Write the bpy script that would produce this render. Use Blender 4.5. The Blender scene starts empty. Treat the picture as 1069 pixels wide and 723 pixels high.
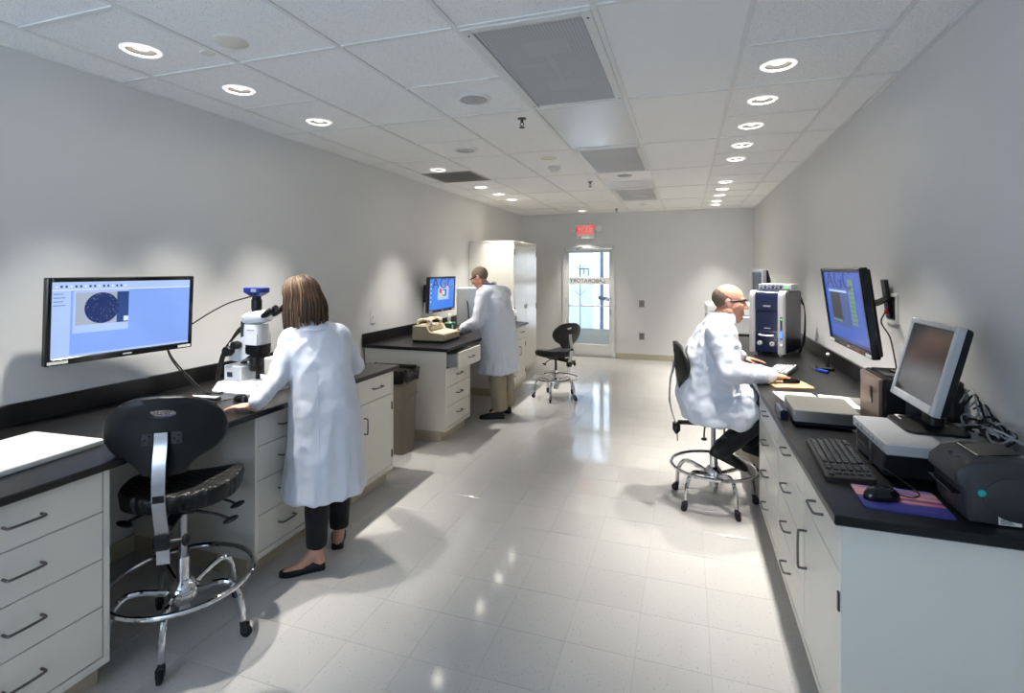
import bpy, bmesh, math, random
from mathutils import Vector, Matrix, noise, Euler

random.seed(7)
S = bpy.context.scene
COL = S.collection

# ------------------------------------------------------------------ camera
cam_d = bpy.data.cameras.new('camera')
cam = bpy.data.objects.new('camera', cam_d)
COL.objects.link(cam)
cam_d.sensor_width = 36.0
cam_d.lens = 541.0 / 1069.0 * 36.0
cam_d.shift_y = -80.5 / 1069.0
cam_d.clip_start = 0.05
cam.location = (0.0, 0.0, 1.65)
cam.rotation_euler = (math.radians(90), 0.0, math.atan(181.5 / 541.0))
S.camera = cam

# ------------------------------------------------------------------ world, daylight, exposure
W = bpy.data.worlds.new('sky')
S.world = W
W.use_nodes = True
wn = W.node_tree
for n in list(wn.nodes):
    wn.nodes.remove(n)
w_out = wn.nodes.new('ShaderNodeOutputWorld')
w_bg = wn.nodes.new('ShaderNodeBackground')
w_sky = wn.nodes.new('ShaderNodeTexSky')
w_sky.sky_type = 'HOSEK_WILKIE'
w_sky.turbidity = 4.0
w_sky.ground_albedo = 0.5
w_sky.sun_direction = (0.5, -0.3, 0.8)
w_mix = wn.nodes.new('ShaderNodeMixRGB')
w_mix.inputs[0].default_value = 0.55
w_mix.inputs[2].default_value = (0.62, 0.72, 0.85, 1)
wn.links.new(w_sky.outputs[0], w_mix.inputs[1])
wn.links.new(w_mix.outputs[0], w_bg.inputs[0])
wn.links.new(w_bg.outputs[0], w_out.inputs[0])
w_bg.inputs[1].default_value = 5.2

DAYLIGHT_WATTS = 58.0      # through the shop window behind the camera
DOWNLIGHT_WATTS = 158.0

day_d = bpy.data.lights.new('window_daylight', 'AREA')
day_d.shape = 'RECTANGLE'
day_d.size = 2.0
day_d.size_y = 1.4
day_d.energy = DAYLIGHT_WATTS
day_d.color = (0.52, 0.72, 1.0)
day = bpy.data.objects.new('window_daylight', day_d)
COL.objects.link(day)
day.location = (-1.75, -2.46, 1.65)
day.rotation_euler = (math.radians(90 + 58), 0, 0)   # aimed up to brighten the ceiling, standing in for ground-reflected daylight

S.view_settings.view_transform = 'Standard'
S.view_settings.look = 'None'
S.view_settings.gamma = 1.0
S.view_settings.use_curve_mapping = False
S.view_settings.exposure = 0.6
S.cycles.max_bounces = 10
S.cycles.diffuse_bounces = 6
S.cycles.glossy_bounces = 4
S.cycles.transmission_bounces = 8
S.cycles.transparent_max_bounces = 10
S.cycles.sample_clamp_indirect = 6.0
S.cycles.caustics_reflective = False
S.cycles.caustics_refractive = False
S.cycles.use_denoising = True

# room dimensions (metres)
XL, XR, YB, YF, ZC = -3.07, 1.11, 9.75, -2.4, 2.71
ZT = 0.90        # bench height

# ------------------------------------------------------------------ materials
MATS = {}


def lin(c):
    return tuple(((v / 12.92) if v <= 0.04045 else ((v + 0.055) / 1.055) ** 2.4) for v in c)


def mat(name, rgb, rough=0.5, metal=0.0, var=0.05, scale=30.0, bump=0.0, bscale=200.0,
        coat=0.0, spec=0.5, trans=0.0, sheen=0.0, sss=0.0, emit=None, estr=0.0, alpha=1.0, ior=1.45):
    """procedural Principled material: rgb in sRGB 0..1, noise colour variation and noise bump"""
    if name in MATS:
        return MATS[name]
    m = bpy.data.materials.new(name)
    m.use_nodes = True
    nt = m.node_tree
    b = nt.nodes['Principled BSDF']
    col = lin(rgb)
    tc = nt.nodes.new('ShaderNodeTexCoord')
    nz = nt.nodes.new('ShaderNodeTexNoise')
    nz.inputs['Scale'].default_value = scale
    nz.inputs['Detail'].default_value = 3
    nt.links.new(tc.outputs['Object'], nz.inputs['Vector'])
    mx = nt.nodes.new('ShaderNodeMixRGB')
    mx.inputs[1].default_value = tuple(max(0, c * (1 - var)) for c in col) + (1,)
    mx.inputs[2].default_value = tuple(min(1, c * (1 + var)) for c in col) + (1,)
    nt.links.new(nz.outputs['Fac'], mx.inputs[0])
    nt.links.new(mx.outputs[0], b.inputs['Base Color'])
    b.inputs['Roughness'].default_value = rough
    b.inputs['Metallic'].default_value = metal
    b.inputs['Specular IOR Level'].default_value = spec
    b.inputs['Coat Weight'].default_value = coat
    b.inputs['Coat Roughness'].default_value = 0.08
    b.inputs['Transmission Weight'].default_value = trans
    b.inputs['Sheen Weight'].default_value = sheen
    b.inputs['IOR'].default_value = ior
    b.inputs['Alpha'].default_value = alpha
    if sss:
        b.inputs['Subsurface Weight'].default_value = sss
        b.inputs['Subsurface Radius'].default_value = (0.02, 0.008, 0.004)
        b.inputs['Subsurface Scale'].default_value = 0.3
    if emit:
        b.inputs['Emission Color'].default_value = lin(emit) + (1,)
        b.inputs['Emission Strength'].default_value = estr
    if bump:
        n2 = nt.nodes.new('ShaderNodeTexNoise')
        n2.inputs['Scale'].default_value = bscale
        n2.inputs['Detail'].default_value = 2
        nt.links.new(tc.outputs['Object'], n2.inputs['Vector'])
        bp = nt.nodes.new('ShaderNodeBump')
        bp.inputs['Strength'].default_value = bump
        bp.inputs['Distance'].default_value = 0.002
        nt.links.new(n2.outputs['Fac'], bp.inputs['Height'])
        nt.links.new(bp.outputs[0], b.inputs['Normal'])
    MATS[name] = m
    return m


def speckle(name, base, dots, rough, scale, thr, extra=None, bump=0.0, coat=0.0, tilevar=0.0):
    """base colour with small voronoi chips (vinyl tile chips, fissures of mineral tile)"""
    m = mat(name, base, rough, var=0.03, scale=1.5, coat=coat)
    nt = m.node_tree
    b = nt.nodes['Principled BSDF']
    src = b.inputs['Base Color'].links[0].from_socket
    geo = nt.nodes.new('ShaderNodeNewGeometry')
    vo = nt.nodes.new('ShaderNodeTexVoronoi')
    vo.inputs['Scale'].default_value = scale
    nt.links.new(geo.outputs['Position'], vo.inputs['Vector'])
    lt = nt.nodes.new('ShaderNodeMath')
    lt.operation = 'LESS_THAN'
    lt.inputs[1].default_value = thr
    nt.links.new(vo.outputs['Distance'], lt.inputs[0])
    # only some of the cells carry a chip
    sep = nt.nodes.new('ShaderNodeSeparateColor')
    nt.links.new(vo.outputs['Color'], sep.inputs[0])
    gt = nt.nodes.new('ShaderNodeMath')
    gt.operation = 'GREATER_THAN'
    gt.inputs[1].default_value = 0.55
    nt.links.new(sep.outputs[0], gt.inputs[0])
    mul = nt.nodes.new('ShaderNodeMath')
    mul.operation = 'MULTIPLY'
    nt.links.new(lt.outputs[0], mul.inputs[0])
    nt.links.new(gt.outputs[0], mul.inputs[1])
    mx = nt.nodes.new('ShaderNodeMixRGB')
    mx.inputs[2].default_value = lin(dots) + (1,)
    nt.links.new(mul.outputs[0], mx.inputs[0])
    nt.links.new(src, mx.inputs[1])
    last = mx.outputs[0]
    if tilevar:
        oi = nt.nodes.new('ShaderNodeObjectInfo')
        mr = nt.nodes.new('ShaderNodeMapRange')
        mr.inputs['To Min'].default_value = 1 - tilevar
        mr.inputs['To Max'].default_value = 1.0
        nt.links.new(oi.outputs['Random'], mr.inputs['Value'])
        hv = nt.nodes.new('ShaderNodeHueSaturation')
        nt.links.new(mr.outputs[0], hv.inputs['Value'])
        nt.links.new(last, hv.inputs['Color'])
        last = hv.outputs[0]
    nt.links.new(last, b.inputs['Base Color'])
    if bump:
        n2 = nt.nodes.new('ShaderNodeTexNoise')
        n2.inputs['Scale'].default_value = 14
        nt.links.new(geo.outputs['Position'], n2.inputs['Vector'])
        bp = nt.nodes.new('ShaderNodeBump')
        bp.inputs['Strength'].default_value = bump
        bp.inputs['Distance'].default_value = 0.002
        nt.links.new(n2.outputs['Fac'], bp.inputs['Height'])
        nt.links.new(bp.outputs[0], b.inputs['Normal'])
    return m


mat('wall', (0.83, 0.83, 0.825), 0.62, var=0.02, scale=3, bump=0.06, bscale=350)
speckle('floor_tile', (0.74, 0.732, 0.718), (0.62, 0.645, 0.68), 0.09, 62, 0.19, bump=0.035, tilevar=0.045)
mat('floor_joint', (0.62, 0.61, 0.59), 0.4)
speckle('ceiling_tile', (0.955, 0.955, 0.95), (0.70, 0.70, 0.70), 0.9, 150, 0.26)
mat('ceiling_smooth', (0.955, 0.955, 0.95), 0.75, var=0.015)
mat('ceiling_gloss', (0.885, 0.89, 0.895), 0.25, var=0.01)
mat('grid_white', (0.90, 0.90, 0.89), 0.5)
mat('slab', (0.35, 0.35, 0.35), 0.9)
mat('base_tan', (0.70, 0.67, 0.59), 0.5)
mat('cab_white', (0.90, 0.885, 0.845), 0.26, var=0.015, scale=4)
mat('cab_kick', (0.74, 0.70, 0.61), 0.5)
mat('cab_gap', (0.22, 0.21, 0.20), 0.7)  # dark colour that paints shade into drawer gaps; also backs the grille
mat('bench_black', (0.062, 0.062, 0.066), 0.33, var=0.12, scale=60, bump=0.08, bscale=500)
mat('pull_grey', (0.45, 0.44, 0.43), 0.3, metal=0.9)
mat('hinge_steel', (0.35, 0.35, 0.35), 0.35, metal=0.8)
mat('chrome', (0.83, 0.83, 0.84), 0.08, metal=1.0, var=0.02)
mat('brushed', (0.72, 0.72, 0.73), 0.3, metal=1.0, var=0.06, scale=80)
mat('dark_steel', (0.25, 0.25, 0.26), 0.35, metal=0.7)
mat('black_plastic', (0.04, 0.04, 0.043), 0.45, bump=0.05)
mat('black_gloss', (0.05, 0.05, 0.055), 0.15)
mat('black_rubber', (0.09, 0.09, 0.09), 0.8)
mat('charcoal', (0.20, 0.205, 0.215), 0.5, bump=0.05)
mat('charcoal_light', (0.33, 0.335, 0.345), 0.45)
mat('white_plastic', (0.86, 0.86, 0.845), 0.35)
mat('scope_white', (0.89, 0.895, 0.90), 0.3)
mat('grey_plastic', (0.60, 0.61, 0.62), 0.4)
mat('silver_plastic', (0.72, 0.725, 0.735), 0.35, metal=0.25)
mat('beige_plastic', (0.72, 0.66, 0.54), 0.5)
mat('beige_light', (0.86, 0.80, 0.68), 0.5)
mat('beige_dark', (0.52, 0.48, 0.39), 0.5)
mat('navy', (0.085, 0.115, 0.25), 0.22, coat=0.4)
mat('navy_dark', (0.06, 0.075, 0.15), 0.3)
mat('paper', (0.84, 0.83, 0.80), 0.8)
mat('paper_print', (0.62, 0.61, 0.60), 0.8)
mat('bin_grey', (0.46, 0.43, 0.385), 0.5)
mat('bag_black', (0.035, 0.035, 0.04), 0.18)
mat('coat_white', (0.83, 0.845, 0.885), 0.85, var=0.015, scale=8, sheen=0.15, bump=0.05, bscale=900)
mat('coat_white_fold', (0.83, 0.845, 0.885), 0.85, var=0.015, sheen=0.15)
mat('skin', (0.80, 0.60, 0.52), 0.5, var=0.07, scale=25, sss=0.12)
mat('skin_tan', (0.78, 0.57, 0.48), 0.5, var=0.09, scale=25, sss=0.12)
mat('trouser_black', (0.075, 0.073, 0.075), 0.85, sheen=0.1)
mat('trouser_khaki', (0.60, 0.56, 0.48), 0.85, var=0.06)
mat('shoe_black', (0.06, 0.06, 0.06), 0.3)
mat('shirt_blue', (0.16, 0.22, 0.50), 0.8)
mat('shirt_check', (0.45, 0.50, 0.60), 0.8)
mat('hair_short', (0.41, 0.345, 0.295), 0.75, var=0.25, scale=150, bump=0.4, bscale=600)
mat('hair_dark', (0.38, 0.315, 0.275), 0.75, var=0.25, scale=150, bump=0.4, bscale=600)
mat('glass_clear', (1, 1, 1), 0.02, trans=1.0, ior=1.03, var=0.0)
mat('lens_clear', (0.95, 0.97, 1.0), 0.02, trans=1.0, ior=1.05, var=0.0)
mat('frosted', (0.80, 0.85, 0.87), 0.55, trans=0.35, ior=1.05, var=0.01)
mat('alu_white', (0.86, 0.86, 0.85), 0.4)
mat('exit_red', (0.90, 0.10, 0.07), 0.5, emit=(0.95, 0.12, 0.08), estr=1.2)
mat('lamp_glow', (1, 1, 1), 0.5, emit=(1.0, 0.97, 0.91), estr=26.0)
mat('plate_steel', (0.50, 0.48, 0.44), 0.4, metal=0.6)
mat('grille_grey', (0.60, 0.585, 0.55), 0.6)
mat('lamp_rim', (1, 1, 1), 0.25, metal=0.2, var=0.0, emit=(1.0, 0.98, 0.94), estr=0.5)  # trim given its own glow so it looks lit by the lamp
mat('reflector', (0.23, 0.23, 0.23), 0.6, var=0.02, spec=0.1)
mat('led_blue', (0.1, 0.2, 0.9), 0.4, emit=(0.15, 0.35, 1.0), estr=4.0)
mat('led_green', (0.2, 0.8, 0.3), 0.4, emit=(0.3, 1.0, 0.3), estr=1.5)
mat('eye_white', (0.9, 0.9, 0.88), 0.2)
mat('eye_dark', (0.12, 0.09, 0.07), 0.15)
mat('lips', (0.70, 0.42, 0.38), 0.5)
mat('tissue_green', (0.13, 0.33, 0.24), 0.5, var=0.3, scale=40)
mat('pad_tan', (0.78, 0.64, 0.45), 0.7)
mat('brown_metal', (0.47, 0.40, 0.355), 0.32, metal=0.6, var=0.08, scale=4)
mat('steel_pan', (0.66, 0.65, 0.62), 0.3, metal=0.85, var=0.10, scale=7)
mat('screen_off', (0.20, 0.195, 0.19), 0.22)
mat('teal', (0.10, 0.62, 0.60), 0.4)
mat('blue_cam', (0.10, 0.20, 0.55), 0.35)
mat('stain', (0.885, 0.87, 0.82), 0.9, var=0.12, scale=30)
mat('red_mark', (0.75, 0.12, 0.10), 0.5)
mat('yellow_mark', (0.93, 0.78, 0.20), 0.5)
mat('clear_plastic', (0.9, 0.92, 0.93), 0.15, trans=0.6)
mat('concrete', (0.72, 0.72, 0.70), 0.8)
mat('outside_wall', (0.80, 0.85, 0.90), 0.8)
mat('mullion', (0.50, 0.55, 0.62), 0.4, metal=0.4)


def screen_mat(name, rgb, strength):
    m = mat(name, (0.02, 0.02, 0.03), 0.25, var=0.0, emit=rgb, estr=strength * 0.74)
    nt = m.node_tree
    b = nt.nodes['Principled BSDF']
    tc = nt.nodes.new('ShaderNodeTexCoord')
    nz = nt.nodes.new('ShaderNodeTexNoise')
    nz.inputs['Scale'].default_value = 3.0
    nz.inputs['Detail'].default_value = 3.0
    nt.links.new(tc.outputs['Object'], nz.inputs['Vector'])
    mx = nt.nodes.new('ShaderNodeMixRGB')
    c = lin(rgb)
    mx.inputs[1].default_value = tuple(v * 0.86 for v in c) + (1,)
    mx.inputs[2].default_value = tuple(min(1, v * 1.12) for v in c) + (1,)
    nt.links.new(nz.outputs['Fac'], mx.inputs[0])
    nt.links.new(mx.outputs[0], b.inputs['Emission Color'])
    return m


screen_mat('scr_blue', (0.52, 0.66, 0.97), 0.95)
screen_mat('scr_pale', (0.68, 0.78, 0.98), 0.95)
screen_mat('scr_mid', (0.27, 0.52, 0.93), 0.9)
screen_mat('scr_deep', (0.13, 0.33, 0.74), 0.8)
screen_mat('scr_dark', (0.10, 0.20, 0.44), 0.8)
screen_mat('scr_black', (0.10, 0.10, 0.13), 0.8)
screen_mat('scr_grey', (0.68, 0.72, 0.80), 0.85)
screen_mat('scr_white', (0.86, 0.90, 0.98), 0.95)
screen_mat('scr_red', (0.85, 0.20, 0.22), 0.9)
screen_mat('scr_yellow', (0.90, 0.80, 0.25), 0.9)
screen_mat('scr_green', (0.40, 0.56, 0.48), 0.8)
screen_mat('scr_ink', (0.16, 0.30, 0.55), 0.8)


# perforated sheet of the ceiling units: part of the light passes through the holes
def perforated():
    m = mat('perforated', (0.80, 0.805, 0.815), 0.5, metal=0.0, var=0.03)
    nt = m.node_tree
    b = nt.nodes['Principled BSDF']
    out = nt.nodes['Material Output']
    geo = nt.nodes.new('ShaderNodeNewGeometry')
    vo = nt.nodes.new('ShaderNodeTexVoronoi')
    vo.inputs['Scale'].default_value = 62.0
    vo.inputs['Randomness'].default_value = 0.0
    nt.links.new(geo.outputs['Position'], vo.inputs['Vector'])
    lt = nt.nodes.new('ShaderNodeMath')
    lt.operation = 'LESS_THAN'
    lt.inputs[1].default_value = 0.37
    nt.links.new(vo.outputs['Distance'], lt.inputs[0])
    tr = nt.nodes.new('ShaderNodeBsdfTransparent')
    mx = nt.nodes.new('ShaderNodeMixShader')
    nt.links.new(lt.outputs[0], mx.inputs[0])
    nt.links.new(b.outputs[0], mx.inputs[1])
    nt.links.new(tr.outputs[0], mx.inputs[2])
    nt.links.new(mx.outputs[0], out.inputs[0])
    return m


perforated()


def hair_mat():
    m = mat('hair_brown', (0.36, 0.255, 0.18), 0.5, var=0.1)
    nt = m.node_tree
    b = nt.nodes['Principled BSDF']
    at = nt.nodes.new('ShaderNodeAttribute')
    at.attribute_name = 'shade'
    cr = nt.nodes.new('ShaderNodeValToRGB')
    cr.color_ramp.elements[0].color = lin((0.20, 0.135, 0.095)) + (1,)
    cr.color_ramp.elements[1].color = lin((0.66, 0.53, 0.39)) + (1,)
    e = cr.color_ramp.elements.new(0.6)
    e.color = lin((0.36, 0.26, 0.185)) + (1,)
    nt.links.new(at.outputs['Fac'], cr.inputs[0])
    nt.links.new(cr.outputs[0], b.inputs['Base Color'])
    return m


hair_mat()


def pad_print():
    m = mat('pad_print', (0.3, 0.3, 0.5), 0.6)
    nt = m.node_tree
    b = nt.nodes['Principled BSDF']
    tc = nt.nodes.new('ShaderNodeTexCoord')
    sx = nt.nodes.new('ShaderNodeSeparateXYZ')
    nt.links.new(tc.outputs['Object'], sx.inputs[0])
    nz = nt.nodes.new('ShaderNodeTexNoise')
    nz.inputs['Scale'].default_value = 9
    mp = nt.nodes.new('ShaderNodeMapping')
    mp.inputs['Scale'].default_value = (0.5, 3.0, 1)
    nt.links.new(tc.outputs['Object'], mp.inputs[0])
    nt.links.new(mp.outputs[0], nz.inputs['Vector'])
    ad = nt.nodes.new('ShaderNodeMath')
    ad.operation = 'MULTIPLY_ADD'
    ad.inputs[1].default_value = 0.22
    nt.links.new(nz.outputs['Fac'], ad.inputs[0])
    nt.links.new(sx.outputs[1], ad.inputs[2])
    mr = nt.nodes.new('ShaderNodeMapRange')
    mr.inputs['From Min'].default_value = 0.0
    mr.inputs['From Max'].default_value = 0.22
    nt.links.new(ad.outputs[0], mr.inputs['Value'])
    cr = nt.nodes.new('ShaderNodeValToRGB')
    cr.color_ramp.elements[0].color = lin((0.20, 0.22, 0.55)) + (1,)
    cr.color_ramp.elements[1].color = lin((0.35, 0.45, 0.75)) + (1,)
    for p, c in ((0.42, (0.28, 0.26, 0.60)), (0.52, (0.80, 0.45, 0.50)), (0.66, (0.88, 0.66, 0.66)), (0.82, (0.50, 0.36, 0.55))):
        e = cr.color_ramp.elements.new(p)
        e.color = lin(c) + (1,)
    nt.links.new(mr.outputs[0], cr.inputs[0])
    nt.links.new(cr.outputs[0], b.inputs['Base Color'])


pad_print()

# ------------------------------------------------------------------ mesh helpers
def V(*a):
    return Vector(a)


def frame(p0, p1):
    z = (Vector(p1) - Vector(p0)).normalized()
    a = Vector((0, 0, 1)) if abs(z.z) < 0.95 else Vector((1, 0, 0))
    x = a.cross(z).normalized()
    return x, z.cross(x).normalized(), z


class MB:
    """collects shapes in one mesh"""

    def __init__(self, M=None):
        self.v, self.f = [], []
        self.M = M or Matrix()

    def add(self, vs, fs):
        o = len(self.v)
        self.v += [self.M @ Vector(p) for p in vs]
        self.f += [tuple(i + o for i in q) for q in fs]
        return self

    def box(self, c, s, b=0.0, R=None):
        """box with centre c and size s; b = chamfer"""
        hx, hy, hz = s[0] / 2, s[1] / 2, s[2] / 2
        c = Vector(c)
        b = min(b, hx * .9, hy * .9, hz * .9)
        if b <= 0:
            vs = [Vector((x, y, z)) for x in (-hx, hx) for y in (-hy, hy) for z in (-hz, hz)]
            fs = [(0, 1, 3, 2), (4, 6, 7, 5), (0, 4, 5, 1), (2, 3, 7, 6), (0, 2, 6, 4), (1, 5, 7, 3)]
        else:
            vs, idx = [], {}
            for sx in (-1, 1):
                for sy in (-1, 1):
                    for sz in (-1, 1):
                        for ax in range(3):
                            p = [sx * (hx - b), sy * (hy - b), sz * (hz - b)]
                            p[ax] = (sx * hx, sy * hy, sz * hz)[ax]
                            idx[sx, sy, sz, ax] = len(vs)
                            vs.append(Vector(p))
            fs = []
            for s_ in (-1, 1):
                q = [idx[s_, a, c_, 0] for a, c_ in ((-1, -1), (1, -1), (1, 1), (-1, 1))]
                fs.append(tuple(q if s_ > 0 else q[::-1]))
                q = [idx[a, s_, c_, 1] for a, c_ in ((-1, -1), (-1, 1), (1, 1), (1, -1))]
                fs.append(tuple(q if s_ > 0 else q[::-1]))
                q = [idx[a, c_, s_, 2] for a, c_ in ((-1, -1), (1, -1), (1, 1), (-1, 1))]
                fs.append(tuple(q if s_ > 0 else q[::-1]))
            for s1 in (-1, 1):
                for s2 in (-1, 1):
                    q = [idx[-1, s1, s2, 1], idx[1, s1, s2, 1], idx[1, s1, s2, 2], idx[-1, s1, s2, 2]]
                    fs.append(tuple(q if s1 * s2 > 0 else q[::-1]))
                    q = [idx[s1, -1, s2, 0], idx[s1, 1, s2, 0], idx[s1, 1, s2, 2], idx[s1, -1, s2, 2]]
                    fs.append(tuple(q[::-1] if s1 * s2 > 0 else q))
                    q = [idx[s1, s2, -1, 0], idx[s1, s2, 1, 0], idx[s1, s2, 1, 1], idx[s1, s2, -1, 1]]
                    fs.append(tuple(q if s1 * s2 > 0 else q[::-1]))
                    for s3 in (-1, 1):
                        q = [idx[s1, s2, s3, 0], idx[s1, s2, s3, 1], idx[s1, s2, s3, 2]]
                        fs.append(tuple(q if s1 * s2 * s3 > 0 else q[::-1]))
        vs = [(R @ p if R else p) + c for p in vs]
        return self.add(vs, fs)

    def bb(self, x0, x1, y0, y1, z0, z1, b=0.0):
        return self.box(((x0 + x1) / 2, (y0 + y1) / 2, (z0 + z1) / 2), (abs(x1 - x0), abs(y1 - y0), abs(z1 - z0)), b)

    def cyl(self, p0, p1, r0, r1=None, n=16, caps=True):
        r1 = r0 if r1 is None else r1
        x, y, z = frame(p0, p1)
        p0, p1 = Vector(p0), Vector(p1)
        vs = []
        for p, r in ((p0, r0), (p1, r1)):
            for i in range(n):
                a = 2 * math.pi * i / n
                vs.append(p + x * (r * math.cos(a)) + y * (r * math.sin(a)))
        fs = [(i, (i + 1) % n, n + (i + 1) % n, n + i) for i in range(n)]
        if caps:
            fs += [tuple(range(n))[::-1], tuple(range(n, 2 * n))]
        return self.add(vs, fs)

    def tube(self, pts, r, n=8, closed=False, flat=None):
        """tube along points, r a number or a list; flat = second radius"""
        pts = [Vector(p) for p in pts]
        k = len(pts)
        rs = r if isinstance(r, (list, tuple)) else [r] * k
        vs = []
        up = None
        for i, p in enumerate(pts):
            if closed:
                t = (pts[(i + 1) % k] - pts[i - 1]).normalized()
            else:
                t = (pts[min(i + 1, k - 1)] - pts[max(i - 1, 0)]).normalized()
            if up is None:
                a = Vector((0, 0, 1)) if abs(t.z) < 0.9 else Vector((1, 0, 0))
                up = (a - t * a.dot(t)).normalized()
            else:
                up = (up - t * up.dot(t)).normalized()
            sd = t.cross(up)
            for j in range(n):
                a = 2 * math.pi * j / n
                vs.append(p + up * (rs[i] * math.cos(a)) + sd * ((rs[i] if flat is None else flat) * math.sin(a)))
        fs = []
        for i in range(k if closed else k - 1):
            i2 = (i + 1) % k
            for j in range(n):
                j2 = (j + 1) % n
                fs.append((i * n + j, i2 * n + j, i2 * n + j2, i * n + j2)[::-1])
        if not closed:
            fs += [tuple(range(n)), tuple(range((k - 1) * n, k * n))[::-1]]
        return self.add(vs, fs)

    def loft(self, rings, caps=True, closed=False):
        n = len(rings[0])
        vs = [p for r in rings for p in r]
        fs = []
        m = len(rings)
        for i in range(m if closed else m - 1):
            i2 = (i + 1) % m
            for j in range(n):
                j2 = (j + 1) % n
                fs.append((i * n + j, i * n + j2, i2 * n + j2, i2 * n + j))
        if caps and not closed:
            fs += [tuple(range(n))[::-1], tuple(range((m - 1) * n, m * n))]
        return self.add(vs, fs)

    def lathe(self, prof, n=24, c=(0, 0, 0)):
        """profile (r, z) turned about z through c; open profile, closed at r = 0 ends"""
        rings = [[(c[0] + r * math.cos(2 * math.pi * i / n), c[1] + r * math.sin(2 * math.pi * i / n), c[2] + z)
                  for i in range(n)] for r, z in prof]
        return self.loft(rings, caps=True)

    def ring_lathe(self, prof, n=24, c=(0, 0, 0)):
        rings = [[(c[0] + r * math.cos(2 * math.pi * i / n), c[1] + r * math.sin(2 * math.pi * i / n), c[2] + z)
                  for i in range(n)] for r, z in prof]
        return self.loft(rings, caps=False, closed=True)

    def sph(self, c, r, n=12, m=8, R=None):
        r = r if isinstance(r, (tuple, list)) else (r, r, r)
        c = Vector(c)
        vs = []
        for i in range(1, m):
            th = math.pi * i / m
            for j in range(n):
                a = 2 * math.pi * j / n
                p = Vector((r[0] * math.sin(th) * math.cos(a), r[1] * math.sin(th) * math.sin(a), r[2] * math.cos(th)))
                vs.append((R @ p if R else p) + c)
        t = Vector((0, 0, r[2]))
        vs += [(R @ t if R else t) + c, (R @ -t if R else -t) + c]
        fs = []
        for i in range(m - 2):
            for j in range(n):
                fs.append((i * n + j, (i + 1) * n + j, (i + 1) * n + (j + 1) % n, i * n + (j + 1) % n))
        T, B = (m - 1) * n, (m - 1) * n + 1
        for j in range(n):
            fs.append((T, j, (j + 1) % n))
            fs.append((B, (m - 2) * n + (j + 1) % n, (m - 2) * n + j))
        return self.add(vs, fs)

    def rc(self, p0, r0, p1, r1, n=12):
        """round cone"""
        self.cyl(p0, p1, r0, r1, n)
        self.sph(p0, r0, n, 8)
        self.sph(p1, r1, n, 8)
        return self

    def prism(self, poly, d0, d1, axis='z', b=0.0):
        """polygon (counter-clockwise) extruded from d0 to d1 along an axis; b = chamfer of the d1 edge"""
        def put(u, v, w):
            return {'z': (u, v, w), 'x': (w, u, v), 'y': (v, w, u)}[axis]
        n = len(poly)
        rings = [[put(u, v, d0) for u, v in poly]]
        if b:
            cx = sum(p[0] for p in poly) / n
            cy = sum(p[1] for p in poly) / n
            L = max(math.hypot(p[0] - cx, p[1] - cy) for p in poly)
            k = 1 - b / L
            s = 1 if d1 > d0 else -1
            rings.append([put(u, v, d1 - s * b) for u, v in poly])
            rings.append([put(cx + (u - cx) * k, cy + (v - cy) * k, d1) for u, v in poly])
        else:
            rings.append([put(u, v, d1) for u, v in poly])
        if d1 < d0:
            rings = rings[::-1]
        return self.loft(rings)

    def build(self, name, m, parent=None, smooth=35, loc=None):
        me = bpy.data.meshes.new(name)
        me.from_pydata([tuple(p) for p in self.v], [], self.f)
        me.update()
        bm = bmesh.new()
        bm.from_mesh(me)
        bmesh.ops.recalc_face_normals(bm, faces=bm.faces)
        bm.to_mesh(me)
        bm.free()
        if smooth:
            for p in me.polygons:
                p.use_smooth = True
            me.set_sharp_from_angle(angle=math.radians(smooth))
        me.materials.append(MATS[m] if isinstance(m, str) else m)
        o = bpy.data.objects.new(name, me)
        COL.objects.link(o)
        if parent is not None:
            o.parent = parent
        if loc is not None:
            o.location = loc
        return o


def rect(w, h, r, n=5):
    """rounded rectangle polygon, centre 0"""
    out = []
    for cx, cy, a0 in ((w / 2 - r, h / 2 - r, 0), (-w / 2 + r, h / 2 - r, 90), (-w / 2 + r, -h / 2 + r, 180), (w / 2 - r, -h / 2 + r, 270)):
        for i in range(n):
            a = math.radians(a0 + 90 * i / (n - 1))
            out.append((cx + r * math.cos(a), cy + r * math.sin(a)))
    return out


def smooth_path(pts, n=8):
    """Catmull-Rom through points"""
    pts = [Vector(p) for p in pts]
    P = [pts[0] * 2 - pts[1]] + pts + [pts[-1] * 2 - pts[-2]]
    out = []
    for i in range(1, len(P) - 2):
        for k in range(n):
            t = k / n
            a, b, c, d = P[i - 1], P[i], P[i + 1], P[i + 2]
            out.append(0.5 * ((2 * b) + (c - a) * t + (2 * a - 5 * b + 4 * c - d) * t * t + (3 * b - 3 * c + d - a) * t ** 3))
    out.append(pts[-1])
    return out


def tag(o, label=None, cat=None, group=None, kind=None):
    if label:
        o['label'] = label
    if cat:
        o['category'] = cat
    if group:
        o['group'] = group
    if kind:
        o['kind'] = kind
    return o


def thing(name, label, cat, loc=(0, 0, 0), rz=0.0, group=None):
    o = bpy.data.objects.new(name, None)
    o.empty_display_size = 0.1
    COL.objects.link(o)
    o.location = loc
    o.rotation_euler = (0, 0, rz)
    return tag(o, label, cat, group)


def share(name, me, parent=None, loc=(0, 0, 0), rot=(0, 0, 0)):
    o = bpy.data.objects.new(name, me)
    COL.objects.link(o)
    o.parent = parent
    o.location = loc
    o.rotation_euler = rot
    return o


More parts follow.
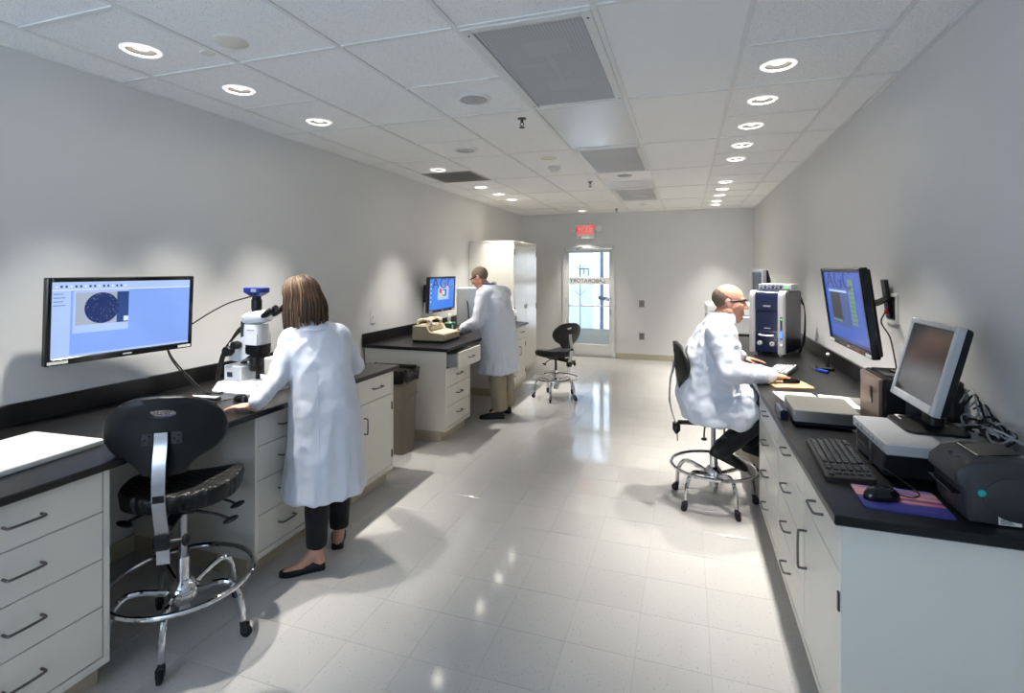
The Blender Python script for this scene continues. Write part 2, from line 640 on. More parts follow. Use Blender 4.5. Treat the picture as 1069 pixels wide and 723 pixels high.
def text(name, body, size, m, parent, M, ext=0.0006, align='CENTER', mirror=False):
    cu = bpy.data.curves.new(name, 'FONT')
    cu.body = body
    cu.size = size
    cu.align_x = align
    cu.align_y = 'CENTER'
    cu.extrude = ext
    cu.resolution_u = 3
    tmp = bpy.data.objects.new(name, cu)
    COL.objects.link(tmp)
    dg = bpy.context.evaluated_depsgraph_get()
    me = bpy.data.meshes.new_from_object(tmp.evaluated_get(dg))
    bpy.data.objects.remove(tmp)
    bpy.data.curves.remove(cu)
    X = Matrix(M)
    if mirror:
        X = X @ Matrix.Diagonal((-1, 1, 1, 1))
    me.transform(X)
    if mirror:
        me.flip_normals()
    me.materials.clear()
    me.materials.append(MATS[m])
    o = bpy.data.objects.new(name, me)
    COL.objects.link(o)
    o.parent = parent
    return o


def facing(x, y, z, normal, up=(0, 0, 1)):
    """matrix that puts the local xy plane at a point facing a normal"""
    n = Vector(normal).normalized()
    u = Vector(up)
    r = u.cross(n).normalized()
    u = n.cross(r)
    M = Matrix((r, u, n)).transposed().to_4x4()
    M.translation = (x, y, z)
    return M


def voxel(mb, name, m, parent, size, it=4, wr=None, root=None):
    """closed overlapping shapes -> one continuous surface"""
    o = mb.build('tmp', m, None, smooth=0)
    md = o.modifiers.new('r', 'REMESH')
    md.mode = 'VOXEL'
    md.voxel_size = size
    sm = o.modifiers.new('s', 'SMOOTH')
    sm.factor = 0.5
    sm.iterations = it
    dg = bpy.context.evaluated_depsgraph_get()
    me = bpy.data.meshes.new_from_object(o.evaluated_get(dg))
    old = o.data
    bpy.data.objects.remove(o)
    bpy.data.meshes.remove(old)
    if wr:
        me.update()
        n = len(me.vertices)
        ns = [v.normal.copy() for v in me.vertices]
        for v, nn in zip(me.vertices, ns):
            v.co += wr(v.co, nn)
    if root is not None:
        me.transform(Matrix.Translation(-Vector(root)))
    for p in me.polygons:
        p.use_smooth = True
    me.name = name
    me.materials.clear()
    me.materials.append(MATS[m])
    q = bpy.data.objects.new(name, me)
    COL.objects.link(q)
    q.parent = parent
    return q

# ------------------------------------------------------------------ floor with vinyl tiles
floor = MB().bb(XL - .1, XR + .1, YF - .1, YB + .1, -0.12, -0.0012).build('floor', 'floor_joint', smooth=0)
tag(floor, 'glossy off-white speckled vinyl tile floor', kind='structure')
TS = 0.3048
tile = MB()
h = TS / 2 - 0.0006
tile.loft([[(-h, -h, -.003), (h, -h, -.003), (h, h, -.003), (-h, h, -.003)],
           [(-h, -h, -.0006), (h, -h, -.0006), (h, h, -.0006), (-h, h, -.0006)],
           [(-h + .0008, -h + .0008, 0), (h - .0008, -h + .0008, 0), (h - .0008, h - .0008, 0), (-h + .0008, h - .0008, 0)]])
cells = []
i0 = math.floor((XL + 1.12) / TS)
i1 = math.ceil((XR + 1.12) / TS)
j0 = math.floor((YF - 1.95) / TS)
j1 = math.ceil((YB - 1.95) / TS)
for i in range(i0, i1):
    for j in range(j0, j1):
        cx, cy = -1.12 + (i + .5) * TS, 1.95 + (j + .5) * TS
        seen = cy > 1.0 and -2.45 < cx < 0.75 and cx > -0.98 * cy * 1.45 - .2 and cx < 0.52 * cy
        cells.append(((0 if seen else 100) + math.hypot(cx, cy), cx, cy))
cells.sort()
t0 = tile.build('floor_tile', 'floor_tile', floor, smooth=0)
rnd = random.Random(3)
tm = t0.data
t0.location = (cells[0][1], cells[0][2], 0)
rest = MB()
for k, (q, cx, cy) in enumerate(cells[1:]):
    if k < 299:
        share('floor_tile', tm, floor, (cx, cy, 0), (rnd.gauss(0, .0005), rnd.gauss(0, .0005), rnd.choice((0, 1, 2, 3)) * math.pi / 2))
    else:
        rest.M = Matrix.Translation((cx, cy, 0))
        rest.add([p for p in tile.v], tile.f)
o = rest.build('floor_tile_field', 'floor_tile', floor, smooth=0)
tag(o, kind='stuff')

# ------------------------------------------------------------------ walls
T = 0.12
ZW = ZC + 0.11
o = MB().bb(XL - T, XL, YF, YB + T, 0, ZW).build('wall_left', 'wall', smooth=0)
tag(o, 'light grey painted wall with the benches and screens', kind='structure')
o = MB().bb(XR, XR + T, YF, YB + T, 0, ZW).build('wall_right', 'wall', smooth=0)
tag(o, 'light grey painted wall beside the black bench', kind='structure')
DX0, DX1, DZ = -2.235, -1.255, 2.085
wb = MB()
wb.bb(XL, DX0, YB, YB + T, 0, ZW).bb(DX1, XR, YB, YB + T, 0, ZW).bb(DX0, DX1, YB, YB + T, DZ, ZW)
tag(wb.build('wall_back', 'wall', smooth=0), 'light grey end wall with the glass door', kind='structure')
# end wall behind the camera with a wide shop window
WX0, WX1, WZ0, WZ1 = -2.8, -0.7, 0.9, 2.4
wf = MB()
wf.bb(XL, WX0, YF - T, YF, 0, ZW).bb(WX1, XR, YF - T, YF, 0, ZW).bb(WX0, WX1, YF - T, YF, WZ1, ZW).bb(WX0, WX1, YF - T, YF, 0, WZ0)
tag(wf.build('wall_front', 'wall', smooth=0), 'light grey end wall with a wide window', kind='structure')
w1 = tag(MB().bb(WX0, WX1, YF - .03, YF + .01, WZ0 - .03, WZ0, .004).build('window_1', 'alu_white', smooth=0), 'wide window with white frame in the end wall', kind='structure')
fr = MB()
for x in (WX0 + .02, -1.75, WX1 - .02):
    fr.bb(x - .02, x + .02, YF - .08, YF - .03, WZ0, WZ1)
fr.bb(WX0, WX1, YF - .08, YF - .03, WZ1 - .04, WZ1)
fr.build('window_frame', 'alu_white', w1, smooth=0)

# baseboards
def base(name, *b):
    return tag(MB().bb(*b, .003).build(name, 'base_tan', smooth=0), 'tan vinyl baseboard along the wall', kind='structure')

base('baseboard_back', DX1 + .02, XR, YB - .01, YB, 0, .1)
base('baseboard_left', XL, XL + .01, YF, 7.1, 0, .1)
base('baseboard_corner', XL, DX0 - .02, YB - .01, YB, 0, .1)
base('baseboard_right', XR - .01, XR, YF, YB, 0, .1)

# ------------------------------------------------------------------ suspended ceiling
ceil = tag(MB().bb(XL - T, XR + T, YF - T, YB + T, ZW, ZW + .1).build('ceiling', 'slab', smooth=0),
           'suspended ceiling of white mineral tiles in a white grid', kind='structure')
GX = [-2.793 + .6096 * i for i in range(7)]
GY0, GS = 1.479, .6096


def gy(j):
    return min(YB, max(YF, GY0 + j * GS))


cols = [XL] + GX + [XR]
TZ = ZC + 0.007
jf, jb = (YF - GY0) / GS, (YB - GY0) / GS
lay = {
    0: [-5, -3, -1, 1, 3, 5, 7, 9, 11, 13],
    1: [-5, -3, -1, 0, 1, 2, 3, 5, 6, 7, 8, 9, 10, 12, 13],
    2: [-5, -3, -1, 1, 3, 4, 5, 7, 9, 11, 12, 13],
    3: [-5, -3, -1, 1, 2, 3, 5, 7, 9, 11, 13],
    4: [-5, -3, -1, 1, 3, 5, 7, 8, 9, 11, 13],
    5: [-5, -3, -1, 1, 3, 5, 7, 9, 11, 13],
    6: [-5, -3, -1, 0, 1, 2, 3, 4, 5, 6, 7, 8, 9, 10, 11, 12, 13],
    7: [-5, -3, -1, 1, 3, 5, 7, 9, 11, 13],
}
skip = {(4, 1), (4, 5), (4, 9), (1, 6)}
smooth_tiles = {(4, 3), (4, 8)}
textured = {(4, -1), (6, 2), (6, 3), (6, -1), (6, 0), (6, 1), (7, 1)}
LX, RX = -2.52, 0.458
left_y = [1.822, 2.407, 3.114, 5.011, 6.235, 6.921, 7.494]
right_y = [3.012, 3.60, 4.216, 4.843, 5.436, 6.795, 7.402, 8.007, 8.66, 9.15]
lights = [(LX, y) for y in left_y] + [(RX, y) for y in right_y] + [(-1.80, 9.40)]
HR = 0.072


def panel(x0, x1, y0, y1, holes, th=.016):
    """ceiling panel, with a round hole where a lamp sits in it"""
    mb = MB()
    if not holes:
        return mb.bb(x0, x1, y0, y1, TZ, TZ + th)
    hx, hy = holes[0]
    n = 24
    inner = [(hx + HR * math.cos(2 * math.pi * (k + .5) / n), hy + HR * math.sin(2 * math.pi * (k + .5) / n)) for k in range(n)]
    outer = []
    for px, py in inner:
        dx, dy = px - hx, py - hy
        ts = []
        if dx > 1e-9: ts.append((x1 - hx) / dx)
        if dx < -1e-9: ts.append((x0 - hx) / dx)
        if dy > 1e-9: ts.append((y1 - hy) / dy)
        if dy < -1e-9: ts.append((y0 - hy) / dy)
        t = min(ts)
        outer.append((hx + dx * t, hy + dy * t))
    # pull the rim points next to a corner onto the corner
    for c in ((x0, y0), (x1, y0), (x0, y1), (x1, y1)):
        k = min(range(n), key=lambda q: (outer[q][0] - c[0]) ** 2 + (outer[q][1] - c[1]) ** 2)
        outer[k] = c
    rings = [[(x, y, z) for x, y in r] for r, z in ((inner, TZ), (outer, TZ), (outer, TZ + th), (inner, TZ + th))]
    return mb.loft(rings, closed=True)


for c, js in lay.items():
    x0, x1 = cols[c], cols[c + 1]
    js = js + [jb]
    for a, b in zip(js[:-1], js[1:]):
        if (c, a) in skip:
            continue
        y0, y1 = gy(a), gy(b)
        if y1 - y0 < .02:
            continue
        hs = [p for p in lights if x0 < p[0] < x1 and y0 < p[1] < y1]
        if len(hs) > 1:
            # two lamps in one bay: split the bay
            ym = (hs[0][1] + hs[1][1]) / 2
            segs = [(y0, ym, hs[:1]), (ym, y1, hs[1:])]
        else:
            segs = [(y0, y1, hs)]
        for ya, yb, hh in segs:
            if c == 4 and (c, a) in smooth_tiles:
                mt = 'ceiling_gloss'
            elif (c, a) in textured or a < 1:
                mt = 'ceiling_tile'
            else:
                mt = 'ceiling_smooth' if c in (4, 5) else 'ceiling_tile'
            panel(x0 + .003, x1 - .003, ya + .003, yb - .003, hh).build('ceiling_panel', mt, ceil, smooth=0)
# the grid: main runners along the room, cross tees between them
for x in GX:
    MB().bb(x - .012, x + .012, YF, YB, ZC, ZC + .006).build('grid_runner', 'grid_white', ceil, smooth=0)
for x, s in ((XL, 1), (XR, -1)):
    MB().bb(x, x + s * .022, YF, YB, ZC, ZC + .006).build('wall_angle', 'grid_white', ceil, smooth=0)
MB().bb(XL, XR, YB - .022, YB, ZC - .001, ZC + .006).build('wall_angle', 'grid_white', ceil, smooth=0)
for c, js in lay.items():
    x0, x1 = cols[c], cols[c + 1]
    for a in js[1:]:
        y = gy(a)
        MB().bb(x0 + .012, x1 - .012, y - .011, y + .011, ZC + .0005, ZC + .006).build('cross_tee', 'grid_white', ceil, smooth=0)

# ------------------------------------------------------------------ downlights
def downlight(x, y, label, group):
    t = thing('downlight', label, 'ceiling light', (x, y, ZC + .007), 0, group)
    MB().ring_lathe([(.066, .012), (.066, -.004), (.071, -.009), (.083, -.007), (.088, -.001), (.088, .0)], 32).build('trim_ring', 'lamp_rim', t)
    MB().ring_lathe([(.066, .0), (.064, .0), (.050, .030), (.040, .058), (.042, .060), (.053, .032)], 32).build('reflector', 'reflector', t)
    MB().lathe([(.001, .006), (.020, .008), (.034, .014), (.039, .024), (.039, .075), (.001, .075)], 24).build('lamp', 'lamp_glow', t)
    ld = bpy.data.lights.new('downlight_beam', 'SPOT')
    ld.energy = DOWNLIGHT_WATTS
    ld.color = (1.0, 0.955, 0.885)
    ld.spot_size = math.radians(68)
    ld.spot_blend = 1.0
    ld.shadow_soft_size = 0.028
    lo = bpy.data.objects.new('downlight_beam', ld)
    COL.objects.link(lo)
    lo.parent = t
    lo.location = (0, 0, -.026)
    return t


ORD = ['first', 'second', 'third', 'fourth', 'fifth', 'sixth', 'seventh', 'eighth', 'ninth', 'tenth']
for k, y in enumerate(left_y):
    downlight(LX, y, 'round recessed downlight, %s in the microscope bench row counting from the end wall' % ORD[len(left_y) - 1 - k], 'downlights above the microscope bench')
for k, y in enumerate(right_y):
    downlight(RX, y, 'round recessed downlight, %s in the seated man\'s row counting from the end wall' % ORD[len(right_y) - 1 - k], 'downlights above the seated man')
downlight(-1.80, 9.40, 'round recessed downlight just in front of the exit sign', None)

# ------------------------------------------------------------------ ceiling units
def air_unit(c0, c1, j0, j1, label):
    x0, x1 = c0 + .012, c1 - .012
    y0, y1 = gy(j0) + .012, gy(j1) - .012
    cx, cy = (x0 + x1) / 2, (y0 + y1) / 2
    t = thing('ceiling_filter_unit', label, 'ceiling vent', (cx, cy, ZC), 0)
    w, l = x1 - x0, y1 - y0
    f = MB()
    b = .045
    for s in (-1, 1):
        f.box((s * (w - b) / 2, 0, .0), (b, l, .012), .003)
        f.box((0, s * (l - b) / 2, .0), (w - 2 * b, b, .012), .003)
    f.build('frame', 'alu_white', t, smooth=0)
    MB().bb(-w / 2 + b, w / 2 - b, -l / 2 + b, l / 2 - b, .002, .004).build('perforated_sheet', 'perforated', t, smooth=0)
    bx = MB()
    bx.bb(-w / 2, w / 2, -l / 2, l / 2, .088, .092).bb(-w / 2, -w / 2 + .004, -l / 2, l / 2, .008, .09).bb(w / 2 - .004, w / 2, -l / 2, l / 2, .008, .09)
    bx.bb(-w / 2, w / 2, -l / 2, -l / 2 + .004, .008, .09).bb(-w / 2, w / 2, l / 2 - .004, l / 2, .008, .09)
    bx.build('plenum', 'grey_plastic', t, smooth=0)
    k = l / 1.2
    br = MB()
    br.box((.02, -.26 * k, .014), (.22, .16, .004), .001).box((.02, .26 * k, .014), (.24, .15, .004), .001)
    br.box((0, 0, .016), (.03, .36 * k, .012), .003).box((-.06, -.06, .016), (.20, .02, .01), .002).box((0, .1, .016), (.12, .02, .01), .002)
    br.build('bracket', 'alu_white', t, smooth=0)
    for sx in (-1, 1):
        for sy in (-1, 1):
            MB().cyl((sx * (w / 2 - .022), sy * (l / 2 - .06), -.0085), (sx * (w / 2 - .022), sy * (l / 2 - .06), -.006), .005, n=8).build('screw', 'dark_steel', t)


air_unit(GX[3], GX[4], 1, 3, 'large grey perforated ceiling panel unit, the biggest, next to two sprinkler-free tiles')
air_unit(GX[3], GX[4], 5, 7, 'grey perforated ceiling panel unit between the glossy blank tile and a round cover')
air_unit(GX[3], GX[4], 9, 11, 'grey perforated ceiling panel unit closest to the exit door')
bpy.data.objects['ceiling_filter_unit']['label'] = 'large grey perforated ceiling panel unit, farthest of the three from the exit sign'

t = thing('return_grille', 'dark brownish slatted return air grille in the ceiling near the wall', 'ceiling vent', ((GX[0] + GX[1]) / 2, gy(6.5), ZC), 0)
f = MB()
for s in (-1, 1):
    f.box((s * .287, 0, .0), (.03, .604, .012), .002)
    f.box((0, s * .287, 0), (.544, .03, .012), .002)
f.build('frame', 'grille_grey', t, smooth=0)
R = Matrix.Rotation(math.radians(35), 3, 'X')
for k in range(17):
    MB().box((0, -.256 + k * .032, .008), (.544, .028, .003), 0, R).build('slat', 'grille_grey', t, smooth=0)
MB().bb(-.29, .29, -.29, .29, .04, .06).build('backing', 'cab_gap', t, smooth=0)


def speaker(x, y, label):
    t = thing('ceiling_speaker', label, 'ceiling speaker', (x, y, TZ), 0)
    MB().ring_lathe([(.085, -.002), (.088, -.012), (.104, -.010), (.108, 0)], 32).build('rim', 'alu_white', t)
    MB().lathe([(.001, -.012), (.06, -.011), (.086, -.006), (.086, -.001), (.001, -.001)], 28).build('grille_disc', 'silver_plastic', t)
    for k in range(4):
        r = .02 + k * .018
        MB().tube([(r * math.cos(a * .2618), r * math.sin(a * .2618), -.0125 + k * .0012) for a in range(24)], .0022, 5, closed=True).build('grille_ring', 'grey_plastic', t)


speaker(-1.255, 2.996, 'round white ceiling speaker grille in a tile beside the largest perforated unit')
speaker(-1.86, 4.247, 'round white ceiling speaker grille in a tile near the dark return grille')


def cover(x, y, r, m, label):
    t = MB().lathe([(.001, 0), (r, 0), (r, -.002), (r * .9, -.006), (.001, -.007)], 28).build('ceiling_cover', m, None, loc=(x, y, TZ))
    tag(t, label, 'ceiling cover')


cover(-2.023, 1.884, .078, 'stain', 'large round cream cover plate on the ceiling tile beside a downlight')
cover(-2.235, 1.944, .034, 'stain', 'tiny round cream cap on the ceiling tile beside a downlight')
cover(-.66, 6.0, .085, 'grey_plastic', 'round grey cover plate between two perforated ceiling units')
cover(-.95 - .3, 4.83, .08, 'stain', 'faint round cream cover plate near the smoke detector')
cover(-.66, 8.75, .07, 'alu_white', 'round white cover plate on the ceiling nearest the end wall')

t = thing('smoke_detector', 'white dome smoke detector hanging under a ceiling tile', 'smoke detector', (-1.30, 5.267, TZ), 0)
MB().lathe([(.001, 0), (.065, 0), (.068, -.012), (.06, -.022), (.001, -.022)], 28).build('base', 'white_plastic', t)
MB().lathe([(.001, -.022), (.042, -.022), (.046, -.034), (.035, -.048), (.001, -.052)], 24).build('sensor_head', 'white_plastic', t)


def sprinkler(x, y, label):
    t = thing('sprinkler_head', label, 'sprinkler', (x, y, TZ), 0)
    MB().lathe([(.001, 0), (.032, 0), (.03, -.006), (.012, -.008), (.001, -.008)], 20).build('escutcheon', 'dark_steel', t)
    a = MB()
    a.cyl((0, 0, 0), (0, 0, -.03), .009, n=10)
    for s in (-1, 1):
        a.tube([(s * .008, 0, -.025), (s * .014, 0, -.04), (0, 0, -.062)], .0035, 6)
    a.build('frame_arm', 'dark_steel', t)
    MB().lathe([(.001, -.062), (.020, -.062), (.021, -.066), (.001, -.066)], 16).build('deflector', 'dark_steel', t)


sprinkler(-1.10, 3.50, 'dark metal sprinkler head beside the largest perforated ceiling unit')
sprinkler(-1.105, 6.29, 'dark metal sprinkler head beyond the smoke detector')
sprinkler(-1.16, 9.25, 'dark metal sprinkler head closest to the end wall')

# ------------------------------------------------------------------ glass door in the end wall
d = MB()
for x in (DX0 + .022, DX1 - .022):
    d.bb(x - .026, x + .026, YB - .025, YB + T + .01, 0, DZ, .004)
d.bb(DX0, DX1, YB - .025, YB + T + .01, DZ - .045, DZ + .004, .004)
door = tag(d.build('door_1', 'alu_white', smooth=0), 'white aluminium glass door leading outside', kind='structure')
x0, x1, yd = DX0 + .05, DX1 - .05, YB + .02
leaf = MB()
leaf.bb(x0, x0 + .06, yd, yd + .045, .012, DZ - .05, .003).bb(x1 - .06, x1, yd, yd + .045, .012, DZ - .05, .003)
leaf.bb(x0 + .06, x1 - .06, yd, yd + .045, DZ - .12, DZ - .05, .003).bb(x0 + .06, x1 - .06, yd, yd + .045, .012, .235, .003)
leaf.build('leaf_frame', 'alu_white', door, smooth=0)
gx0, gx1 = x0 + .06, x1 - .06
MB().bb(gx0, gx1, yd + .02, yd + .024, .235, DZ - .12).build('glass_pane', 'glass_clear', door, smooth=0)
MB().bb(gx0, gx1, yd + .015, yd + .0185, .235, .53).build('frosted_band', 'frosted', door, smooth=0)
MB().bb(gx0, gx1, yd - .02, yd + .02, .945, .975, .004).build('push_bar', 'alu_white', door, smooth=0)
pb = MB()
pb.tube([(x1 - .03, yd, 1.12), (x1 - .03, yd - .055, 1.12), (x1 - .15, yd - .06, 1.06)], .01, 8)
pb.build('lever_handle', 'brushed', door)
MB().bb(x1 - .048, x1 - .012, yd - .008, yd, .80, .90, .003).build('lock_plate', 'brushed', door, smooth=0)
MB().bb(gx0, gx1, yd + .016, yd + .0185, 1.365, 1.50).build('white_sign_band', 'white_plastic', door, smooth=0)
MF = facing((gx0 + gx1) / 2 - .03, yd + .013, 1.432, (0, -1, 0))
text('laboratory_lettering', 'LABORATORY', .105, 'charcoal_light', door, MF, mirror=True)
text('door_emblem_lettering', 'AGC', .17, 'white_plastic', door, facing((gx0 + gx1) / 2 + .07, yd + .012, .385, (0, -1, 0)), mirror=True)
em = MB()
ex, ez = (gx0 + gx1) / 2 - .11, 1.53
em.bb(ex - .07, ex - .05, yd + .014, yd + .018, ez, ez + .14).bb(ex + .09, ex + .11, yd + .014, yd + .018, ez, ez + .14)
em.bb(ex - .07, ex + .11, yd + .014, yd + .018, ez + .12, ez + .14).bb(ex + .01, ex + .03, yd + .014, yd + .018, ez + .03, ez + .12)
em.build('door_emblem', 'charcoal_light', door, smooth=0)
c = MB()
c.bb(x0 - .02, x0 + .24, yd - .06, yd - .01, DZ - .10, DZ - .04, .006)
c.build('closer_body', 'brushed', door, smooth=0)
MB().tube([(x0 + .16, yd - .03, DZ - .035), (x0 + .36, yd - .08, DZ - .02), (x0 + .20, yd - .02, DZ - .005)], .008, 6).build('closer_arm', 'brushed', door)
for z in (.3, 1.05, 1.85):
    MB().bb(x0 - .012, x0 + .008, yd - .014, yd, z - .05, z + .05, .002).build('hinge', 'brushed', door, smooth=0)
MB().bb(DX0, DX1, YB - .02, YB + T + .02, -.002, .012).build('threshold', 'brushed', door, smooth=0)

# glazed entrance lobby beyond the door, open to the sky
lob = tag(MB().bb(-6, 4, YB + T, 16, -.13, -.003).build('floor_outside', 'concrete', smooth=0), 'pale concrete ground outside the door', kind='structure')
o = tag(MB().bb(-4.2, -2.02, 11.85, 12.0, 0, 3.0).build('wall_outside', 'outside_wall', smooth=0), 'pale wall outside the glass door', kind='structure')
t = thing('entrance_door', 'second glazed entrance door with black crash bar, seen through the glass door', 'door', (-1.78, 11.6, 0), math.radians(-62))
f = MB()
f.bb(-.03, .03, -.04, .04, 0, 2.4).bb(.92, .98, -.04, .04, 0, 2.4).bb(-.03, .98, -.04, .04, 2.15, 2.4).bb(-.03, .98, -.04, .04, 0, .1)
f.build('frame', 'mullion', t, smooth=0)
MB().bb(.03, .92, -.006, .006, .1, 2.15).build('pane', 'glass_clear', t, smooth=0)
MB().bb(.02, .90, -.10, -.05, .98, 1.06, .01).build('crash_bar', 'black_plastic', t, smooth=0)
t = thing('coat_stand', 'thin coat stand with hooks, seen through the glass door', 'coat stand', (-2.13, 10.9, 0), 0)
MB().cyl((0, 0, .02), (0, 0, 1.75), .012, n=8).build('pole', 'mullion', t)
MB().lathe([(.001, 0), (.16, 0), (.15, .02), (.001, .025)], 20).build('base', 'mullion', t)
for z in (1.72, 1.18):
    for k in range(4):
        a = k * math.pi / 2 + .3
        MB().tube([(0, 0, z - .08), (.06 * math.cos(a), .06 * math.sin(a), z - .03), (.11 * math.cos(a), .11 * math.sin(a), z + .03)], .007, 6).build('hook', 'mullion', t)

# ------------------------------------------------------------------ exit sign, plates
t = thing('exit_sign', 'white emergency exit sign with red letters above the glass door', 'exit sign', (-1.785, YB, 2.355), 0)
MB().box((0, -.035, 0), (.35, .07, .265), .01).build('housing', 'white_plastic', t, smooth=0)
text('exit_lettering', 'EXIT', .205, 'exit_red', t, facing(0, -.071, .022, (0, -1, 0)) @ Matrix.Diagonal((.80, 1.12, 1, 1)))
MB().box((-.11, -.0705, -.105), (.05, .002, .012)).build('maker_mark', 'charcoal_light', t, smooth=0)
for s in (-1, 1):
    hd = MB()
    hd.M = Matrix.Translation((s * .225, -.05, .06)) @ Matrix.Rotation(math.radians(90), 4, 'X') @ Matrix.Rotation(math.radians(s * 25), 4, 'Y')
    hd.lathe([(.001, -.05), (.035, -.046), (.062, 0), (.066, .035), (.058, .040), (.001, .034)], 20)
    q = hd.build('lamp_head', 'white_plastic', t)
    MB().tube([(s * .17, -.035, .06), (s * .20, -.035, .06)], .018, 8).build('lamp_bracket', 'white_plastic', t)


def plate(name, label, cat, loc, nrm, w, h, dark, kind):
    t = thing(name, label, cat, loc, 0)
    M = facing(0, 0, 0, nrm)
    MB(M).box((0, 0, .003), (w, h, .006), .002).build('cover_plate', 'plate_steel' if dark else 'white_plastic', t, smooth=0)
    if kind == 'switch':
        MB(M).box((0, .0, .009), (.011, .024, .012), .002).build('toggle', 'charcoal' if dark else 'white_plastic', t, smooth=0)
    else:
        for s in (-1, 1):
            MB(M).lathe([(.001, .0055), (.016, .0055), (.015, .008), (.001, .0085)], 16, (0, s * .02, 0)).build('socket', 'charcoal', t)


plate('light_switch', 'stainless light switch plate on the end wall above an outlet', 'switch', (-.765, YB, 1.02), (0, -1, 0), .095, .125, True, 'switch')
plate('wall_outlet', 'stainless power outlet plate low on the end wall', 'outlet', (-.765, YB, .425), (0, -1, 0), .095, .125, True, 'outlet')
plate('light_switch', 'white switch plate on the wall above the grey waste bin', 'switch', (XL, 4.62, 1.155), (1, 0, 0), .08, .125, False, 'switch')

# ------------------------------------------------------------------ casework
def pull(parent, M, w=.11, out=.032, r=.0048):
    p = smooth_path([(-w / 2, 0, 0), (-w / 2, 0, out * .75), (-w / 2 + .014, 0, out), (w / 2 - .014, 0, out), (w / 2, 0, out * .75), (w / 2, 0, 0)], 4)
    return MB(M).tube(p, r, 8).build('handle', 'pull_grey', parent)


ROWS4 = [(.135, .328), (.332, .514), (.518, .698), (.702, .86)]


def cabinet(label, face, s, y0, y1, depth, rows, doors=(), pulled=None, group=None, door_handle=None, ztop=ZT - .032):
    """base cabinet whose front lies at x = face and looks towards s*x; rows = drawer heights,
    doors = (z0, z1, ya, yb, handle side, hinge side)"""
    yc = (y0 + y1) / 2
    t = thing('base_cabinet', label, 'cabinet', (face, yc, 0), 0, group)
    w = y1 - y0
    D = lambda a: -s * a          # distance behind the front
    st = .022
    b = MB()
    gap = .022
    b.bb(D(0), D(depth), -w / 2, -w / 2 + st, .1, ztop).bb(D(0), D(depth), w / 2 - st, w / 2, .1, ztop)
    b.bb(D(0), D(depth), -w / 2 + st, w / 2 - st, .1, .13).bb(D(0), D(.02), -w / 2 + st, w / 2 - st, ztop - .008, ztop)
    b.bb(D(depth - .01), D(depth), -w / 2 + st, w / 2 - st, .13, ztop)
    b.build('body', 'cab_white', t, smooth=0)
    MB().bb(D(.03), D(.034), -w / 2 + st, w / 2 - st, .13, ztop - (.17 if pulled is not None else .01)).build('gap_shade', 'cab_gap', t, smooth=0)  # dark sheet added behind the fronts so their gaps look shaded
    MB().bb(D(.06), D(depth), -w / 2 + .005, w / 2 - .005, 0, .1).build('toe_kick', 'cab_kick', t, smooth=0)
    g = .003
    for k, (z0, z1) in enumerate(rows):
        off = 0.13 if pulled == k else 0.0
        ox = s * off
        dr = MB().bb(D(.001) + ox, D(.021) + ox, -w / 2 + st + g, w / 2 - st - g, z0, z1, .0025).build('drawer', 'cab_white', t, smooth=0)
        pull(dr, Matrix.Translation((D(0) + ox, 0, (z0 + z1) / 2 + .005)) @ facing(0, 0, 0, (s, 0, 0)))
        if off:
            q = MB()
            q.bb(D(.021) + ox, D(.40) + ox, -w / 2 + st + .02, -w / 2 + st + .032, z0 + .015, z1 - .025)
            q.bb(D(.021) + ox, D(.40) + ox, w / 2 - st - .032, w / 2 - st - .02, z0 + .015, z1 - .025)
            q.bb(D(.021) + ox, D(.40) + ox, -w / 2 + st + .032, w / 2 - st - .032, z0 + .015, z0 + .025)
            q.build('drawer_box', 'grey_plastic', dr, smooth=0)
            MB().bb(D(.03), D(.40), -w / 2 + st + .002, -w / 2 + st + .018, z0 + .03, z0 + .05).build('slide_rail', 'dark_steel', dr, smooth=0)
    for z0, z1, ya, yb, hs, hg in doors:
        dr = MB().bb(D(.001), D(.021), ya - yc + g, yb - yc - g, z0, z1, .0025).build('door', 'cab_white', t, smooth=0)
        hy = (ya - yc + .05) if hs < 0 else (yb - yc - .05)
        hz = door_handle if door_handle else (z1 - .15)
        pull(dr, Matrix.Translation((D(0), hy, hz)) @ facing(0, 0, 0, (s, 0, 0), (0, 1, 0)), w=.15 if door_handle else .11)
        ey = (ya - yc) if hg < 0 else (yb - yc)
        for z in (z0 + .09, z1 - .09):
            MB().bb(D(-.006), D(.012), ey - .008, ey + .008, z - .03, z + .03, .002).build('hinge', 'hinge_steel', dr, smooth=0)
    return t


LF = -2.165     # front of the left cabinets
LD = LF - XL - .01
cabinet('off-white four-drawer base cabinet beside the black stool and under the white tray', LF, 1, .87, 1.44, LD, ROWS4)
cabinet('off-white four-drawer base cabinet beside the kneehole, in front of the woman', LF, 1, 2.17, 2.615, LD, ROWS4)
cabinet('off-white four-drawer base cabinet half hidden behind the woman', LF, 1, 2.62, 3.075, LD, ROWS4)
cabinet('off-white base cabinet with one drawer over a door, beside the grey waste bin', LF, 1, 3.08, 3.54, LD,
        [(.69, .86)], [(.135, .686, 3.102, 3.518, -1, 1)])
cabinet('off-white four-drawer base cabinet with its top drawer pulled open', LF, 1, 4.47, 5.06, LD, ROWS4, pulled=3)
cabinet('off-white four-drawer base cabinet behind the standing man', LF, 1, 6.28, 6.675, LD, ROWS4)
cabinet('off-white base cabinet with drawer over door beside the tall cabinet', LF, 1, 6.68, 7.08, LD,
        [(.69, .86)], [(.135, .686, 6.702, 7.058, -1, 1)])
RF = 0.462
RD = XR - .01 - RF
cabinet('off-white base cabinet with one drawer over a door with large pull, below the label printer', RF, -1, 1.87, 2.43, RD,
        [(.69, .86)], [(.135, .686, 1.892, 2.408, 1, -1)], door_handle=.52)
cabinet('off-white four-drawer base cabinet between door cabinet and seated man\'s drawers', RF, -1, 2.434, 3.06, RD, ROWS4)
